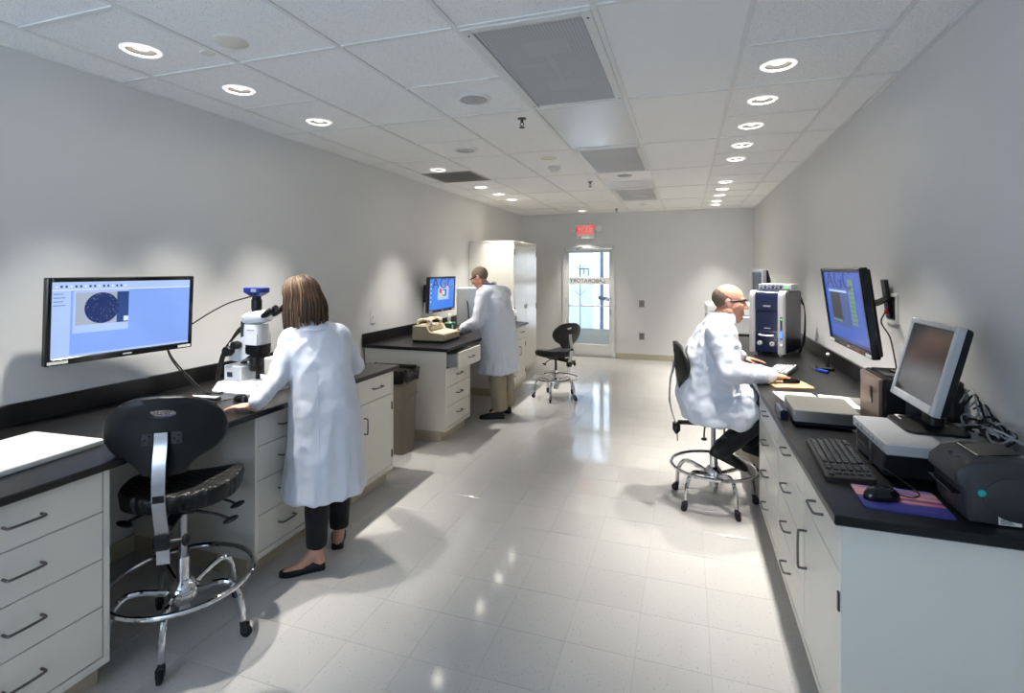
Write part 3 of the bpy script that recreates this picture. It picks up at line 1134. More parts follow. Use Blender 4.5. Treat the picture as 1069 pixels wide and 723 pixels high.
cabinet('off-white four-drawer base cabinet right next to the seated man\'s knees', RF, -1, 3.064, 3.78, RD, ROWS4)
cabinet('off-white four-drawer base cabinet beyond the seated man, under the blue machine', RF, -1, 4.86, 6.25, RD, ROWS4)


NTRIM = 0


def top(label, s, x_front, x_wall, y0, y1, cat='worktop'):
    t = thing('worktop', label, cat, ((x_front + x_wall) / 2, (y0 + y1) / 2, ZT), 0)
    w = abs(x_front - x_wall)
    l = y1 - y0
    MB().bb(-w / 2, w / 2, -l / 2, l / 2, -.031, 0, .004).build('slab', 'bench_black', t, smooth=0)
    xw = -s * w / 2
    global NTRIM
    NTRIM += 1
    o = MB().bb(xw, xw + s * .022, -l / 2, l / 2, .0005, .105, .003).build('trim_%d' % NTRIM, 'bench_black', None, smooth=0, loc=t.location)
    tag(o, 'black backsplash strip along the wall', kind='structure')
    return t


top('long black worktop with the microscope and the white tray', 1, -2.13, XL + .001, .78, 3.575)
top('black worktop with the beige instrument, in front of the standing man', 1, -2.13, XL + .001, 4.43, 7.09)
top('long black worktop crowded with computers, the seated man leaning on it', -1, .43, XR - .001, 1.81, 6.3)

# tall storage cabinet
t = thing('tall_cabinet', 'tall white storage cabinet with two glossy doors near the end wall', 'cabinet', (-2.36, 7.71, 0), 0)
dp = -2.36 - XL - .005
b = MB()
b.bb(-dp, -.02, -.60, .60, .1, 2.05).bb(-.02, 0, -.60, -.575, .1, 2.05).bb(-.02, 0, .575, .60, .1, 2.05).bb(-.02, 0, -.575, .575, 2.01, 2.05).bb(-.02, 0, -.575, .575, .1, .13)
b.build('body', 'cab_white', t, smooth=0)
MB().bb(-dp, .012, -.605, .605, 2.05, 2.065, .003).build('top_cap', 'cab_white', t, smooth=0)
MB().bb(-dp, -.05, -.595, .595, 0, .1).build('toe_kick', 'cab_kick', t, smooth=0)
for s in (-1, 1):
    a, c = sorted((s * .003, s * .572))
    dr = MB().bb(-.018, .003, a, c, .135, 2.005, .003).build('door', 'cab_white', t, smooth=0)
    MB(facing(.003, s * .045, 1.08, (1, 0, 0))).lathe([(.001, .006), (.035, .005), (.04, .0), (.001, 0)], 20).build('handle_cup', 'grey_plastic', dr)
    for z in (.25, 1.05, 1.9):
        MB().bb(-.01, .012, s * .574 - .008, s * .574 + .008, z - .045, z + .045, .002).build('hinge', 'hinge_steel', dr, smooth=0)

# ------------------------------------------------------------------ laboratory stools
def tread():
    m = mat('seat_poly', (0.055, 0.055, 0.057), 0.42)
    nt = m.node_tree
    b = nt.nodes['Principled BSDF']
    tc = nt.nodes.new('ShaderNodeTexCoord')
    mp = nt.nodes.new('ShaderNodeMapping')
    mp.inputs['Rotation'].default_value = (0, 0, math.radians(45))
    nt.links.new(tc.outputs['Object'], mp.inputs[0])
    ws = []
    for ax in ('X', 'Y'):
        w = nt.nodes.new('ShaderNodeTexWave')
        w.bands_direction = ax
        w.inputs['Scale'].default_value = 9.0
        nt.links.new(mp.outputs[0], w.inputs['Vector'])
        ws.append(w)
    mm = nt.nodes.new('ShaderNodeMath')
    mm.operation = 'MAXIMUM'
    nt.links.new(ws[0].outputs['Fac'], mm.inputs[0])
    nt.links.new(ws[1].outputs['Fac'], mm.inputs[1])
    bp = nt.nodes.new('ShaderNodeBump')
    bp.inputs['Strength'].default_value = 0.9
    bp.inputs['Distance'].default_value = 0.006
    nt.links.new(mm.outputs[0], bp.inputs['Height'])
    nt.links.new(bp.outputs[0], b.inputs['Normal'])


tread()
half = [(0, .148), (.10, .138), (.175, .10), (.222, .035), (.222, -.03), (.185, -.085), (.128, -.118), (.098, -.145), (.086, -.172), (.05, -.182), (0, -.184)]


def outline():
    p = smooth_path([(a, b, 0) for a, b in half], 6)
    r = [(q.x, q.y) for q in p]
    return r + [(-x, y) for x, y in r[::-1][1:-1]]


def ray_poly(poly, c, a):
    dx, dy = math.cos(a), math.sin(a)
    best = 0
    for (x0, y0), (x1, y1) in zip(poly, poly[1:] + poly[:1]):
        ex, ey = x1 - x0, y1 - y0
        den = dx * ey - dy * ex
        if abs(den) < 1e-9:
            continue
        t = ((x0 - c[0]) * ey - (y0 - c[1]) * ex) / den
        u = ((x0 - c[0]) * dy - (y0 - c[1]) * dx) / den
        if t > 0 and -1e-6 <= u <= 1 + 1e-6:
            best = max(best, t)
    return best


def stool(label, loc, rz, sh, bz, leg0, back_tilt=6):
    t = thing('lab_stool', label, 'stool', loc, rz)
    # seat, forward = +x
    seat = MB()
    n = 48
    rings = []
    for f, z in ((.02, -.012), (.35, -.010), (.7, -.002), (.9, .004), (.97, -.004), (1.0, -.022), (.97, -.045), (.85, -.062), (.3, -.066), (.02, -.066)):
        ring = []
        for i in range(n):
            a = 2 * math.pi * i / n
            ca, sa = math.cos(a), math.sin(a)
            e = 2.7
            rr = 1 / ((abs(ca) / .225) ** e + (abs(sa) / .235) ** e) ** (1 / e)
            x, y = rr * f * ca, rr * f * sa
            zz = z + sh
            if z > -.03:
                zz += .55 * y * y - (.030 * max(0, x / .22) ** 2) + .018 * max(0, -x / .22) ** 2
            ring.append((x + .03, y, zz))
        rings.append(ring)
    seat.loft(rings).build('seat', 'seat_poly', t, 50)
    # backrest with a hand slot
    poly = outline()
    c = (0, .078)
    n = 64
    tl = math.radians(back_tilt)
    Mb = Matrix.Translation((-.262, 0, bz)) @ Matrix.Rotation(-tl, 4, 'Y')
    b = MB(Mb)

    def cur(y, z):
        return .9 * y * y
    rings = []
    for f, dx in ((0, .034), (.5, .037), (.93, .034), (.985, .026), (1.0, .016), (.985, .004), (.93, 0), (.5, 0), (0, 0)):
        ring = []
        for i in range(n):
            a = 2 * math.pi * i / n
            ri = 1 / math.sqrt((math.cos(a) / .052) ** 2 + (math.sin(a) / .017) ** 2)
            ro = ray_poly(poly, c, a)
            r = ri + (ro - ri) * f
            y, z = c[0] + r * math.cos(a), c[1] + r * math.sin(a)
            ring.append((dx + cur(y, z), y, z))
        rings.append(ring)
    b.loft(rings, closed=True).build('backrest', 'black_plastic', t, 50)
    for s in (-1, 1):
        bpl = MB(Mb)
        bpl.box((-.001 + .9 * .052 ** 2, s * .052, -.022), (.008, .042, .05), .003).build('bolt_plate', 'charcoal', t, smooth=0)
        for dy, dz in ((-.008, -.010), (.008, -.022), (-.006, -.035)):
            MB(Mb).cyl((-.009 + .9 * .052 ** 2, s * .052 + dy, dz), (-.003 + .9 * .052 ** 2, s * .052 + dy, dz), .004, n=8).build('bolt', 'black_gloss', t)
    # flat steel back bar through a clamp behind the seat
    z0 = sh - .23
    bar = MB()
    path = [(-.245, 0, z0), (-.255, 0, sh - .12), (-.285, 0, sh - .02), (-.300, 0, sh + .08), (-.292, 0, bz - .12), (-.275, 0, bz - .05), (-.270, 0, bz + .005)]
    P = smooth_path(path, 5)
    rings = []
    for p in P:
        rings.append([(p.x - .004, -.0235, p.z), (p.x + .004, -.0235, p.z), (p.x + .004, .0235, p.z), (p.x - .004, .0235, p.z)])
    bar.loft(rings).build('back_bar', 'brushed', t, 30)
    tg = MB(Matrix.Translation((-.304, 0, sh + .055)))
    tg.box((0, 0, 0), (.003, .04, .028)).build('maker_label', 'black_gloss', t, smooth=0)
    MB().box((-.252, 0, sh - .135), (.05, .062, .062), .01).build('clamp', 'black_plastic', t, smooth=0)
    MB().tube([(-.262, -.03, sh - .135), (-.262, -.075, sh - .135)], .008, 8).sph((-.262, -.085, sh - .135), (.018, .016, .026)).build('clamp_knob', 'black_plastic', t)
    # mechanism under the seat
    me = MB()
    me.box((0, 0, sh - .085), (.20, .15, .035), .008).box((-.15, 0, sh - .10), (.18, .05, .022), .005)
    me.build('mechanism', 'black_plastic', t, smooth=0)
    for k, (yy, dz, lx) in enumerate(((-1, -.09, .06), (-1, -.10, -.07), (1, -.095, 0))):
        q = MB()
        p = [(lx, yy * .07, sh + dz), (lx - .02, yy * .16, sh + dz - .02), (lx - .03, yy * .215, sh + dz - .045)]
        q.tube(smooth_path(p, 4), .006, 7)
        q.sph(p[-1], (.02, .034, .012), R=Matrix.Rotation(math.radians(20 * yy), 3, 'X'))
        q.build('lever', 'black_plastic', t)
    # gas column
    MB().cyl((0, 0, .17), (0, 0, .36), .027, n=20).build('outer_column', 'chrome', t)
    MB().cyl((0, 0, .36), (0, 0, sh - .10), .0155, n=16).build('piston', 'brushed' if sh > .64 else 'dark_steel', t)
    MB().lathe([(.001, .165), (.056, .165), (.066, .18), (.066, .215), (.052, .238), (.034, .258), (.001, .258)], 24).build('hub', 'chrome', t)
    MB().cyl((0, 0, .12), (0, 0, .176), .030, n=16).build('column_foot', 'brushed', t)
    # foot ring
    MB().tube([(.285 * math.cos(2 * math.pi * i / 56), .285 * math.sin(2 * math.pi * i / 56), .262) for i in range(56)], .0115, 10, closed=True).build('foot_ring', 'chrome', t)
    # legs and casters (shared meshes, turned about the column)
    leg = MB().tube(smooth_path([(.045, 0, .205), (.10, 0, .225), (.17, 0, .245), (.215, 0, .240), (.25, 0, .20), (.268, 0, .14), (.272, 0, .075)], 6), .0142, 10)
    fork = MB()
    fork.cyl((.272, 0, .072), (.272, 0, .055), .014, n=12)
    for s in (-1, 1):
        fork.box((.282, s * .013, .043), (.03, .004, .035), .001)
    wh = MB()
    wh.M = Matrix.Translation((.288, 0, .026)) @ Matrix.Rotation(math.pi / 2, 4, 'X')
    wh.lathe([(.001, -.01), (.018, -.01), (.025, -.007), (.0255, 0), (.025, .007), (.018, .01), (.001, .01)], 20)
    first = None
    for k in range(5):
        a = leg0 + k * 2 * math.pi / 5 - rz
        if first is None:
            lo = leg.build('leg', 'chrome', t)
            fo = fork.build('caster_fork', 'dark_steel', lo, smooth=0)
            wo = wh.build('caster_wheel', 'black_rubber', lo)
            first = (lo.data, fo.data, wo.data)
        else:
            lo = share('leg', first[0], t)
            share('caster_fork', first[1], lo)
            share('caster_wheel', first[2], lo)
        lo.rotation_euler = (0, 0, a)
    return t


stool('black lab stool with its oval back towards the room, at the microscope bench kneehole', (-2.15, 1.745, 0), math.atan2(.82, -.57), .685, .99, math.radians(-55), 4)
stool('empty black lab stool standing alone in front of the glass door', (-1.585, 6.50, 0), math.atan2(.58, -.81), .60, .835, math.radians(-162), 12)
stool('black lab stool under the seated man', (.185, 3.94, 0), math.radians(8), .655, .985, math.radians(-61), 5)

# ------------------------------------------------------------------ wall screens
def quad(t, name, m, w, h, u0, u1, v0, v1, d):
    """flat patch of screen picture, u to the right and v up in 0..1"""
    y0, y1 = (u0 - .5) * w, (u1 - .5) * w
    z0, z1 = (v0 - .5) * h, (v1 - .5) * h
    return MB().add([(d, y0, z0), (d, y1, z0), (d, y1, z1), (d, y0, z1)], [(0, 1, 2, 3)]).build(name, m, t, smooth=0)


def tv(label, loc, rz, tilt, screen, W_=.73, H_=.43, arm=.16, arm_dy=0.0):
    t = thing('wall_monitor', label, 'monitor', loc, rz)
    t.rotation_euler = (0, tilt, rz)
    b = .022
    f = MB()
    for s in (-1, 1):
        f.box((0, s * (W_ - b) / 2, 0), (.035, b, H_), .004)
    f.box((0, 0, (H_ - b) / 2), (.035, W_ - 2 * b, b), .004).box((0, 0, -(H_ - b * 1.5) / 2), (.035, W_ - 2 * b, b * 1.5), .004)
    f.build('bezel', 'black_gloss', t, smooth=0)
    bk = MB()
    bk.loft([[(-.012, y, z) for y, z in rect(W_ - .01, H_ - .01, .01)], [(-.03, y, z) for y, z in rect(W_ - .02, H_ - .02, .015)],
             [(-.055, y, z) for y, z in rect(W_ * .7, H_ * .72, .03)], [(-.06, y, z) for y, z in rect(W_ * .66, H_ * .66, .03)]])
    bk.build('back_shell', 'black_plastic', t, 30)
    w, h = W_ - 2 * b, H_ - 2.5 * b
    pane = MB().bb(.006, .010, -w / 2, w / 2, -h / 2, h / 2)
    sc = pane.build('screen', screen, t, smooth=0)
    sc.location = (0, 0, b * .25)
    for s, ww in ((-1, .085), (1, .075)):
        MB().box((.0185, s * (W_ / 2 - .05), -H_ / 2 + .014), (.002, ww, .014)).build('sticker', 'white_plastic', t, smooth=0)
    MB().box((.0185, 0, -H_ / 2 + .016), (.002, .045, .007)).build('maker_mark', 'silver_plastic', t, smooth=0)
    # arm and wall plate
    a = MB()
    a.box((-.065, 0, 0), (.014, .13, .13), .004)
    a.build('vesa_plate', 'black_plastic', t, smooth=0)
    a = MB()
    a.tube([(-.07, 0, 0), (-arm * .7, arm_dy * .5, 0), (-arm, arm_dy, 0)], .018, 8)
    a.build('arm', 'black_plastic', t)
    MB().box((-arm - .004, arm_dy, 0), (.02, .07, .22), .004).build('wall_plate', 'black_plastic', t, smooth=0)
    return t, sc, w, h


rz1 = math.atan2(-.06, .70)
t, sc, w, h = tv('wide wall monitor showing a round dark sample, at the microscope bench', (-2.885, 2.005, 1.395), rz1, math.radians(3), 'scr_blue', arm=.165, arm_dy=-.20)
D1 = .0106
quad(sc, 'toolbar', 'scr_pale', w, h, 0, 1, .90, 1, D1)
quad(sc, 'toolbar', 'scr_white', w, h, 0, 1, .885, .90, D1)
quad(sc, 'side_panel', 'scr_pale', w, h, 0, .115, .03, .88, D1)
quad(sc, 'taskbar', 'scr_pale', w, h, 0, 1, .0, .03, D1)
quad(sc, 'image_window', 'scr_pale', w, h, .13, .505, .31, .875, D1)
quad(sc, 'image_area', 'scr_grey', w, h, .145, .505, .415, .855, D1 + .0004)
quad(sc, 'image_shade', 'scr_ink', w, h, .42, .505, .415, .855, D1 + .0006)
n = 40
cx, cz, rr = (.318 - .5) * w, (.635 - .5) * h, .080
dk = MB().add([(D1 + .0010, cx + rr * math.cos(2 * math.pi * i / n) * 1.0, cz + rr * math.sin(2 * math.pi * i / n)) for i in range(n)], [tuple(range(n))])
dk.build('sample_disc', 'scr_dark', sc, smooth=0)
sp = MB()
r9 = random.Random(5)
for i in range(70):
    a, q = r9.uniform(0, 6.283), math.sqrt(r9.random()) * .076
    y, z, e = cx + q * math.cos(a), cz + q * math.sin(a), r9.uniform(.0007, .0016)
    sp.add([(D1 + .0013, y - e, z - e), (D1 + .0013, y + e, z - e), (D1 + .0013, y + e, z + e), (D1 + .0013, y - e, z + e)], [(0, 1, 2, 3)])
tag(sp.build('sample_speck_field', 'scr_grey', sc, smooth=0), kind='stuff')
quad(sc, 'zoom_button', 'scr_white', w, h, .470, .505, .43, .50, D1 + .0014)
for k in range(16):
    quad(sc, 'tool_icon', 'scr_ink' if k % 3 else 'scr_white', w, h, .02 + k * .03, .034 + k * .03, .925, .955, D1 + .0005)
for k in range(4):
    quad(sc, 'side_row', 'scr_ink', w, h, .01, .07 + .012 * (k % 2), .84 - k * .05, .848 - k * .05, D1 + .0005)
cb = MB()
for a, b2 in (((0, .18), (-.02, .0)), ((0, .17), (.0, .03))):
    pass

t, sc, w, h = tv('wall monitor with large dark letters and coloured chart, beyond the beige instrument', (-2.875, 5.82, 1.345), math.atan2(.0, 1), math.radians(2), 'scr_mid', arm=.17, arm_dy=-.10)
text('logo_lettering', 'AGC', .19, 'scr_ink', sc, facing(D1, .02, h * .33, (1, 0, 0)) @ Matrix.Diagonal((1.5, 1, 1, 1)))
quad(sc, 'chart_window', 'scr_pale', w, h, .32, .76, .30, .74, D1)
quad(sc, 'chart_block', 'scr_red', w, h, .38, .47, .52, .66, D1 + .0005)
quad(sc, 'chart_block', 'scr_yellow', w, h, .42, .50, .40, .52, D1 + .0005)
quad(sc, 'chart_block', 'scr_ink', w, h, .52, .66, .42, .64, D1 + .0005)
quad(sc, 'chart_block', 'scr_white', w, h, .52, .60, .46, .60, D1 + .0008)
quad(sc, 'red_badge', 'scr_red', w, h, .565, .60, .80, .86, D1 + .001)
for k in range(5):
    quad(sc, 'desktop_icon', 'scr_white', w, h, .04, .075, .80 - k * .14, .85 - k * .14, D1)

t, sc, w, h = tv('tilted wall monitor with a dark spectrum window, on the wall beside the seated man', (.805, 3.155, 1.445), math.pi, math.radians(7.5), 'scr_deep', arm=.285, arm_dy=-.34)
text('logo_lettering', 'AGC', .15, 'scr_dark', sc, facing(D1, -.06, h * .38, (1, 0, 0)) @ Matrix.Diagonal((1.5, 1, 1, 1)))
quad(sc, 'spectrum_window', 'scr_ink', w, h, .12, .62, .22, .74, D1)
quad(sc, 'window_title', 'scr_pale', w, h, .12, .62, .71, .74, D1 + .0005)
quad(sc, 'spectrum_area', 'scr_black', w, h, .16, .42, .28, .70, D1 + .0005)
quad(sc, 'spectrum_base', 'scr_green', w, h, .16, .42, .28, .31, D1 + .0008)
quad(sc, 'list_panel', 'scr_green', w, h, .66, .80, .28, .90, D1)
for k in range(9):
    quad(sc, 'list_row', 'scr_ink', w, h, .675, .785, .32 + k * .06, .33 + k * .06, D1 + .0005)
quad(sc, 'taskbar', 'scr_dark', w, h, 0, 1, 0, .04, D1)

# wall box with the red cable beside the tilted monitor
t = thing('wall_junction_plate', 'white recessed wall plate with a red plug behind the tilted monitor', 'wall plate', (XR, 3.46, 1.43), 0)
q = MB()
for s in (-1, 1):
    q.box((-.006, s * .075, 0), (.012, .02, .17), .002).box((-.006, 0, s * .075), (.012, .13, .02), .002)
q.build('rim', 'white_plastic', t, smooth=0)
MB().box((-.001, 0, 0), (.002, .13, .13)).build('recess', 'charcoal', t, smooth=0)
MB().box((-.02, .02, -.02), (.03, .025, .025), .004).build('plug', 'red_mark', t, smooth=0)
MB().tube(smooth_path([(-.03, .02, -.02), (-.06, -.01, -.08), (-.025, -.03, -.16), (-.02, -.08, -.26), (-.012, -.09, -.33)], 5), .004, 6).build('cord', 'black_rubber', t)

# ------------------------------------------------------------------ keyboards, mice, mats
def keyboard(label, loc, rz, m_body='black_plastic', m_key='charcoal', L_=.44, Wd=.155):
    """long side along local y, typist at -x"""
    t = thing('keyboard', label, 'keyboard', loc, rz)
    b = MB()
    b.loft([[(x, y, 0) for x, y in rect(Wd, L_, .01)], [(x, y, .012 + (x + Wd / 2) * .07) for x, y in rect(Wd, L_, .01)],
            [(x * .97, y * .985, .016 + (x + Wd / 2) * .07) for x, y in rect(Wd, L_, .01)]])
    b.build('case', m_body, t, 30)
    k = MB()
    pz = Wd / 8.2
    for r_ in range(6):
        x = Wd / 2 - .018 - r_ * pz * 1.22
        y = L_ / 2 - .012
        z = .017 + (x + Wd / 2) * .07
        while y > -L_ / 2 + .03:
            wk = .0165
            if r_ == 5 and -.02 < y < .09:
                wk = .105
            if not (abs(y + .075) < .010 or abs(y + .145) < .008 or (r_ == 0 and abs(y - .15) < .012)):
                k.box((x, y - wk / 2, z + .003), (.0165, wk - .002, .007), .002)
            y -= wk + .0025
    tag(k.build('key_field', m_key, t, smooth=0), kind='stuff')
    return t


def mouse(label, loc, rz, cord=None):
    t = thing('computer_mouse', label, 'mouse', loc, rz)
    b = MB()
    rings = []
    for f, z in ((1, 0), (1.0, .008), (.96, .020), (.82, .031), (.5, .037), (.02, .038)):
        rings.append([((.058 * math.cos(a) * f) - .006 * (1 - f), (.031 + .003 * math.cos(a)) * math.sin(a) * f, z * (1 - .18 * (math.cos(a) * f + .1) ** 2))
                      for a in [2 * math.pi * i / 28 for i in range(28)]])
    b.loft(rings).build('shell', 'black_gloss', t, 60)
    MB().box((.03, 0, .031), (.02, .005, .008), .002).build('wheel', 'charcoal', t, smooth=0)
    if cord:
        MB().tube(smooth_path(cord, 6), .0022, 6).build('cord', 'black_rubber', t)
    return t


keyboard('black keyboard lying at the front of the bench beside the silver box', (.56, 2.31, ZT), math.radians(-3))
keyboard('keyboard in front of the seated man, its keys coloured pale for reflections', (.655, 4.20, ZT), math.radians(-20), 'black_plastic', 'grey_plastic', .42, .16)  # pale key colour stands in for light reflected off the keys
keyboard('black keyboard on the microscope bench behind the stool back', (-2.52, 1.985, ZT), math.radians(186))
keyboard('black keyboard under the standing man\'s hands', (-2.50, 5.50, ZT), math.pi)
mouse('black corded mouse on the colourful printed mouse mat', (.605, 1.985, ZT + .004), math.radians(20), [(.05, 0, .012), (.10, -.005, .004), (.15, .04, .004), (.10, .16, .05), (.06, .22, .03)])
mouse('black mouse under the seated man\'s hand', (.655, 3.795, ZT + .007), math.radians(26))
mouse('black mouse beside the woman\'s hand on the bench', (-2.41, 2.315, ZT), math.radians(165), [(.05, 0, .01), (.07, .02, .003), (.08, .06, .003)])

o = MB().loft([[(x, y, z) for x, y in rect(.235, .20, .012)] for z in (0, .0035)]).build('mouse_mat', 'pad_print', None, 30, (.657, 1.995, ZT))
tag(o, 'mouse mat printed with a purple and pink sunset picture', 'mouse mat')
o.rotation_euler = (0, 0, math.radians(-3))
o = MB().loft([[(x, y, z) for x, y in rect(.235, .20, .012)] for z in (0, .006)]).build('mouse_mat', 'pad_tan', None, 30, (.635, 3.76, ZT))
tag(o, 'tan mouse mat with dark edge under the seated man\'s hand', 'mouse mat')
o.rotation_euler = (0, 0, math.radians(10))

# ------------------------------------------------------------------ right bench: near group
# desktop computer lying flat
t = thing('desktop_computer', 'black desktop computer lying flat under the silver box', 'computer', (.865, 2.36, ZT), 0)
MB().box((0, 0, .048), (.37, .325, .088), .004).build('case', 'black_plastic', t, smooth=0)
MB().box((-.188, -.02, .05), (.006, .02, .088), .002).build('front_strip', 'brushed', t, smooth=0)
for y0, y1, z0, z1 in ((.0, .15, .055, .085), (.0, .15, .012, .048), (-.15, -.04, .01, .085)):
    MB().bb(-.188, -.183, y0, y1, z0, z1, .002).build('front_panel', 'charcoal', t, smooth=0)
for sx in (-1, 1):
    for sy in (-1, 1):
        MB().cyl((sx * .15, sy * .13, 0), (sx * .15, sy * .13, .005), .012, n=10).build('foot', 'black_rubber', t)
t = thing('media_player', 'flat silver box with front ports, lying on the black desktop computer', 'electronics box', (.865, 2.345, ZT + .0935), 0)
MB().box((0, 0, .021), (.39, .385, .040), .004).build('case', 'silver_plastic', t, smooth=0)
for k in range(7):
    MB().bb(-.198, -.194, -.15 + k * .045, -.125 + k * .045, .012, .028, .001).build('port', 'grey_plastic', t, smooth=0)
# flat monitor tilted back, switched off
t = thing('flat_monitor', 'silver-framed monitor, switched off and tilted back, on the silver box', 'monitor', (.89, 2.43, ZT + .1352), 0)
MB().loft([[(x, y, z) for x, y in rect(.20, .24, .03)] for z in (0, .010)] + [[(x * .8 + .01, y * .8, .018) for x, y in rect(.20, .24, .03)]]).build('base', 'black_plastic', t, 30)
MB().bb(-.075, -.02, .03, .10, .0185, .0195).build('paper_note', 'paper', t, smooth=0).location = (0, 0, -.002)
MB().loft([[(.02 + x, y, z) for x, y in rect(.05, .09, .015)] for z in (.012, .06)] + [[(.045 + x, y, z) for x, y in rect(.04, .08, .015)] for z in (.16, .22)]).build('neck', 'black_plastic', t, 30)
tl = math.radians(14)
M = Matrix.Translation((-.045, .0, .085)) @ Matrix.Rotation(tl, 4, 'Y')
w, h, b = .40, .335, .022
f = MB(M)
for s in (-1, 1):
    f.box((0, s * (w - b) / 2, h / 2), (.03, b, h), .004)
f.box((0, 0, h - b / 2), (.03, w - 2 * b, b), .004).box((0, 0, .016), (.03, w - 2 * b, .032), .004)
f.build('bezel', 'silver_plastic', t, smooth=0)
MB(M).bb(-.010, -.006, -w / 2 + b, w / 2 - b, .032, h - b).build('screen', 'screen_off', t, smooth=0)
bk = MB(M)
bk.loft([[(.012, y, z + h / 2) for y, z in rect(w, h, .01)], [(.035, y, z + h / 2) for y, z in rect(w - .01, h - .01, .015)], [(.06, y, z + h / 2) for y, z in rect(w * .7, h * .6, .03)]])
bk.build('back_shell', 'black_plastic', t, 30)
# laser printer
t = thing('desktop_printer', 'black printer with brushed brown front behind the silver-framed monitor', 'printer', (.948, 2.775, ZT), 0)
MB().box((.01, 0, .142), (.285, .265, .276), .008).build('body', 'black_plastic', t, smooth=0)
MB().box((-.142, 0, .145), (.018, .262, .255), .006).build('front_panel', 'brown_metal', t, smooth=0)
MB().box((-.152, -.03, .185), (.006, .028, .075), .003).build('handle_slot', 'black_gloss', t, smooth=0)
MB().box((-.03, 0, .283), (.17, .20, .008), .003).build('lid', 'charcoal', t, smooth=0)
MB().box((-.03, -.02, .289), (.07, .09, .006), .002).build('paper_slot', 'black_gloss', t, smooth=0)
MB().box((.03, -.134, .15), (.17, .004, .18), .002).build('side_panel', 'charcoal', t, smooth=0)
MB().box((-.10, -.1345, .06), (.035, .003, .05)).build('rating_label', 'paper', t, smooth=0)
for sx in (-1, 1):
    for sy in (-1, 1):
        MB().cyl((.01 + sx * .11, sy * .10, 0), (.01 + sx * .11, sy * .10, .006), .012, n=10).build('foot', 'black_rubber', t)
# label printer
t = thing('label_printer', 'dark grey rounded label printer with teal button at the bench corner', 'printer', (.885, 1.985, ZT), math.radians(0))
prof = [(-.085, 0), (.125, 0), (.135, .02), (.137, .07), (.125, .115), (.09, .150), (.03, .168), (-.03, .165), (-.09, .150), (-.118, .125), (-.122, .100), (-.105, .085), (-.100, .05), (-.095, .02)]
body = MB()
n = len(prof)
rings = []
for y, k in ((-.098, .93), (-.092, .99), (-.085, 1), (.085, 1), (.092, .99), (.098, .93)):
    rings.append([(.01 + (x - .01) * k, y, (.08 + (z - .08) * k) * 1.15) for x, z in prof])
body.loft(rings).build('body', 'charcoal', t, 40)
arc = [(.122 * math.cos(a) * .75 + .035, .072 + .058 * math.sin(a)) for a in [2 * math.pi * i / 40 for i in range(40)]]
arc = [(x, z * 1.12) for x, z in arc]
MB().loft([[(x, -.097, z) for x, z in arc], [(x, -.101, z) for x, z in arc], [(.035 + (x - .035) * .95, -.103, .072 + (z - .072) * .95) for x, z in arc]]).build('side_cover', 'charcoal', t, 40)
MB().lathe([(.001, 0), (.011, 0), (.010, .005), (.001, .006)], 18).build('release_button', 'teal', t).matrix_local = facing(-.06, -.0985, .092, (0, -1, 0))
R = Matrix.Rotation(math.radians(-8), 3, 'Y')
MB().box((.005, 0, .1935), (.10, .11, .004), .001, R).build('window', 'black_gloss', t, smooth=0)
MB().box((-.052, 0, .190), (.006, .12, .006), .002, Matrix.Rotation(math.radians(-12), 3, 'Y')).build('window_edge', 'chrome', t, smooth=0)
for k in range(2):
    MB().sph((-.088, -.03 + k * .05, .176), (.008, .008, .003), 10, 6).build('front_key', 'charcoal_light', t)
MB().box((-.112, 0, .078), (.03, .16, .006), .002).build('label_slot', 'black_gloss', t, smooth=0)
pr = MB().bb(-.02, .035, -.1, -.0985, .005, .03, .0005).build('barcode_sticker', 'paper', t, smooth=0)
for k in range(5):
    MB().bb(-.015, .018 - .004 * (k % 3), -.1004, -.0999, .009 + k * .004, .011 + k * .004).build('print_line', 'charcoal', pr, smooth=0)
MB().box((.05, 0, .012), (.20, .188, .024), .004).build('base_plinth', 'charcoal_light', t, smooth=0)

# cable tangle in the corner
rc_ = random.Random(11)
t = thing('cable_tangle', 'tangle of black and grey cables piled in the bench corner', 'cables', (1.02, 2.28, ZT), 0)
for k in range(9):
    pts = []
    a0 = rc_.uniform(0, 6.28)
    rr, cx_, cy_, cz_ = rc_.uniform(.03, .055), rc_.uniform(-.0, .022), rc_.uniform(-.09, .14), .15 + rc_.uniform(0, .035)
    for i in range(15):
        a = a0 + i * .62
        pts.append((cx_ + rr * .75 * math.cos(a), cy_ + rr * 1.5 * math.sin(a), cz_ + .016 * math.sin(a * 1.7 + k) + .001 * i))
    MB().tube(smooth_path(pts, 3), rc_.choice((.0032, .0042, .005)), 6).build('cable', rc_.choice(('black_rubber', 'black_rubber', 'grey_plastic')), t)
for k in range(5):
    y = -.04 + k * .035
    MB().tube(smooth_path([(.055, y + .24, .20), (.062, y + .17, .22 + .012 * k), (.05, y + .08, .19), (.03, y, .165)], 5), .004, 6).build('cable', 'black_rubber' if k % 2 else 'grey_plastic', t)

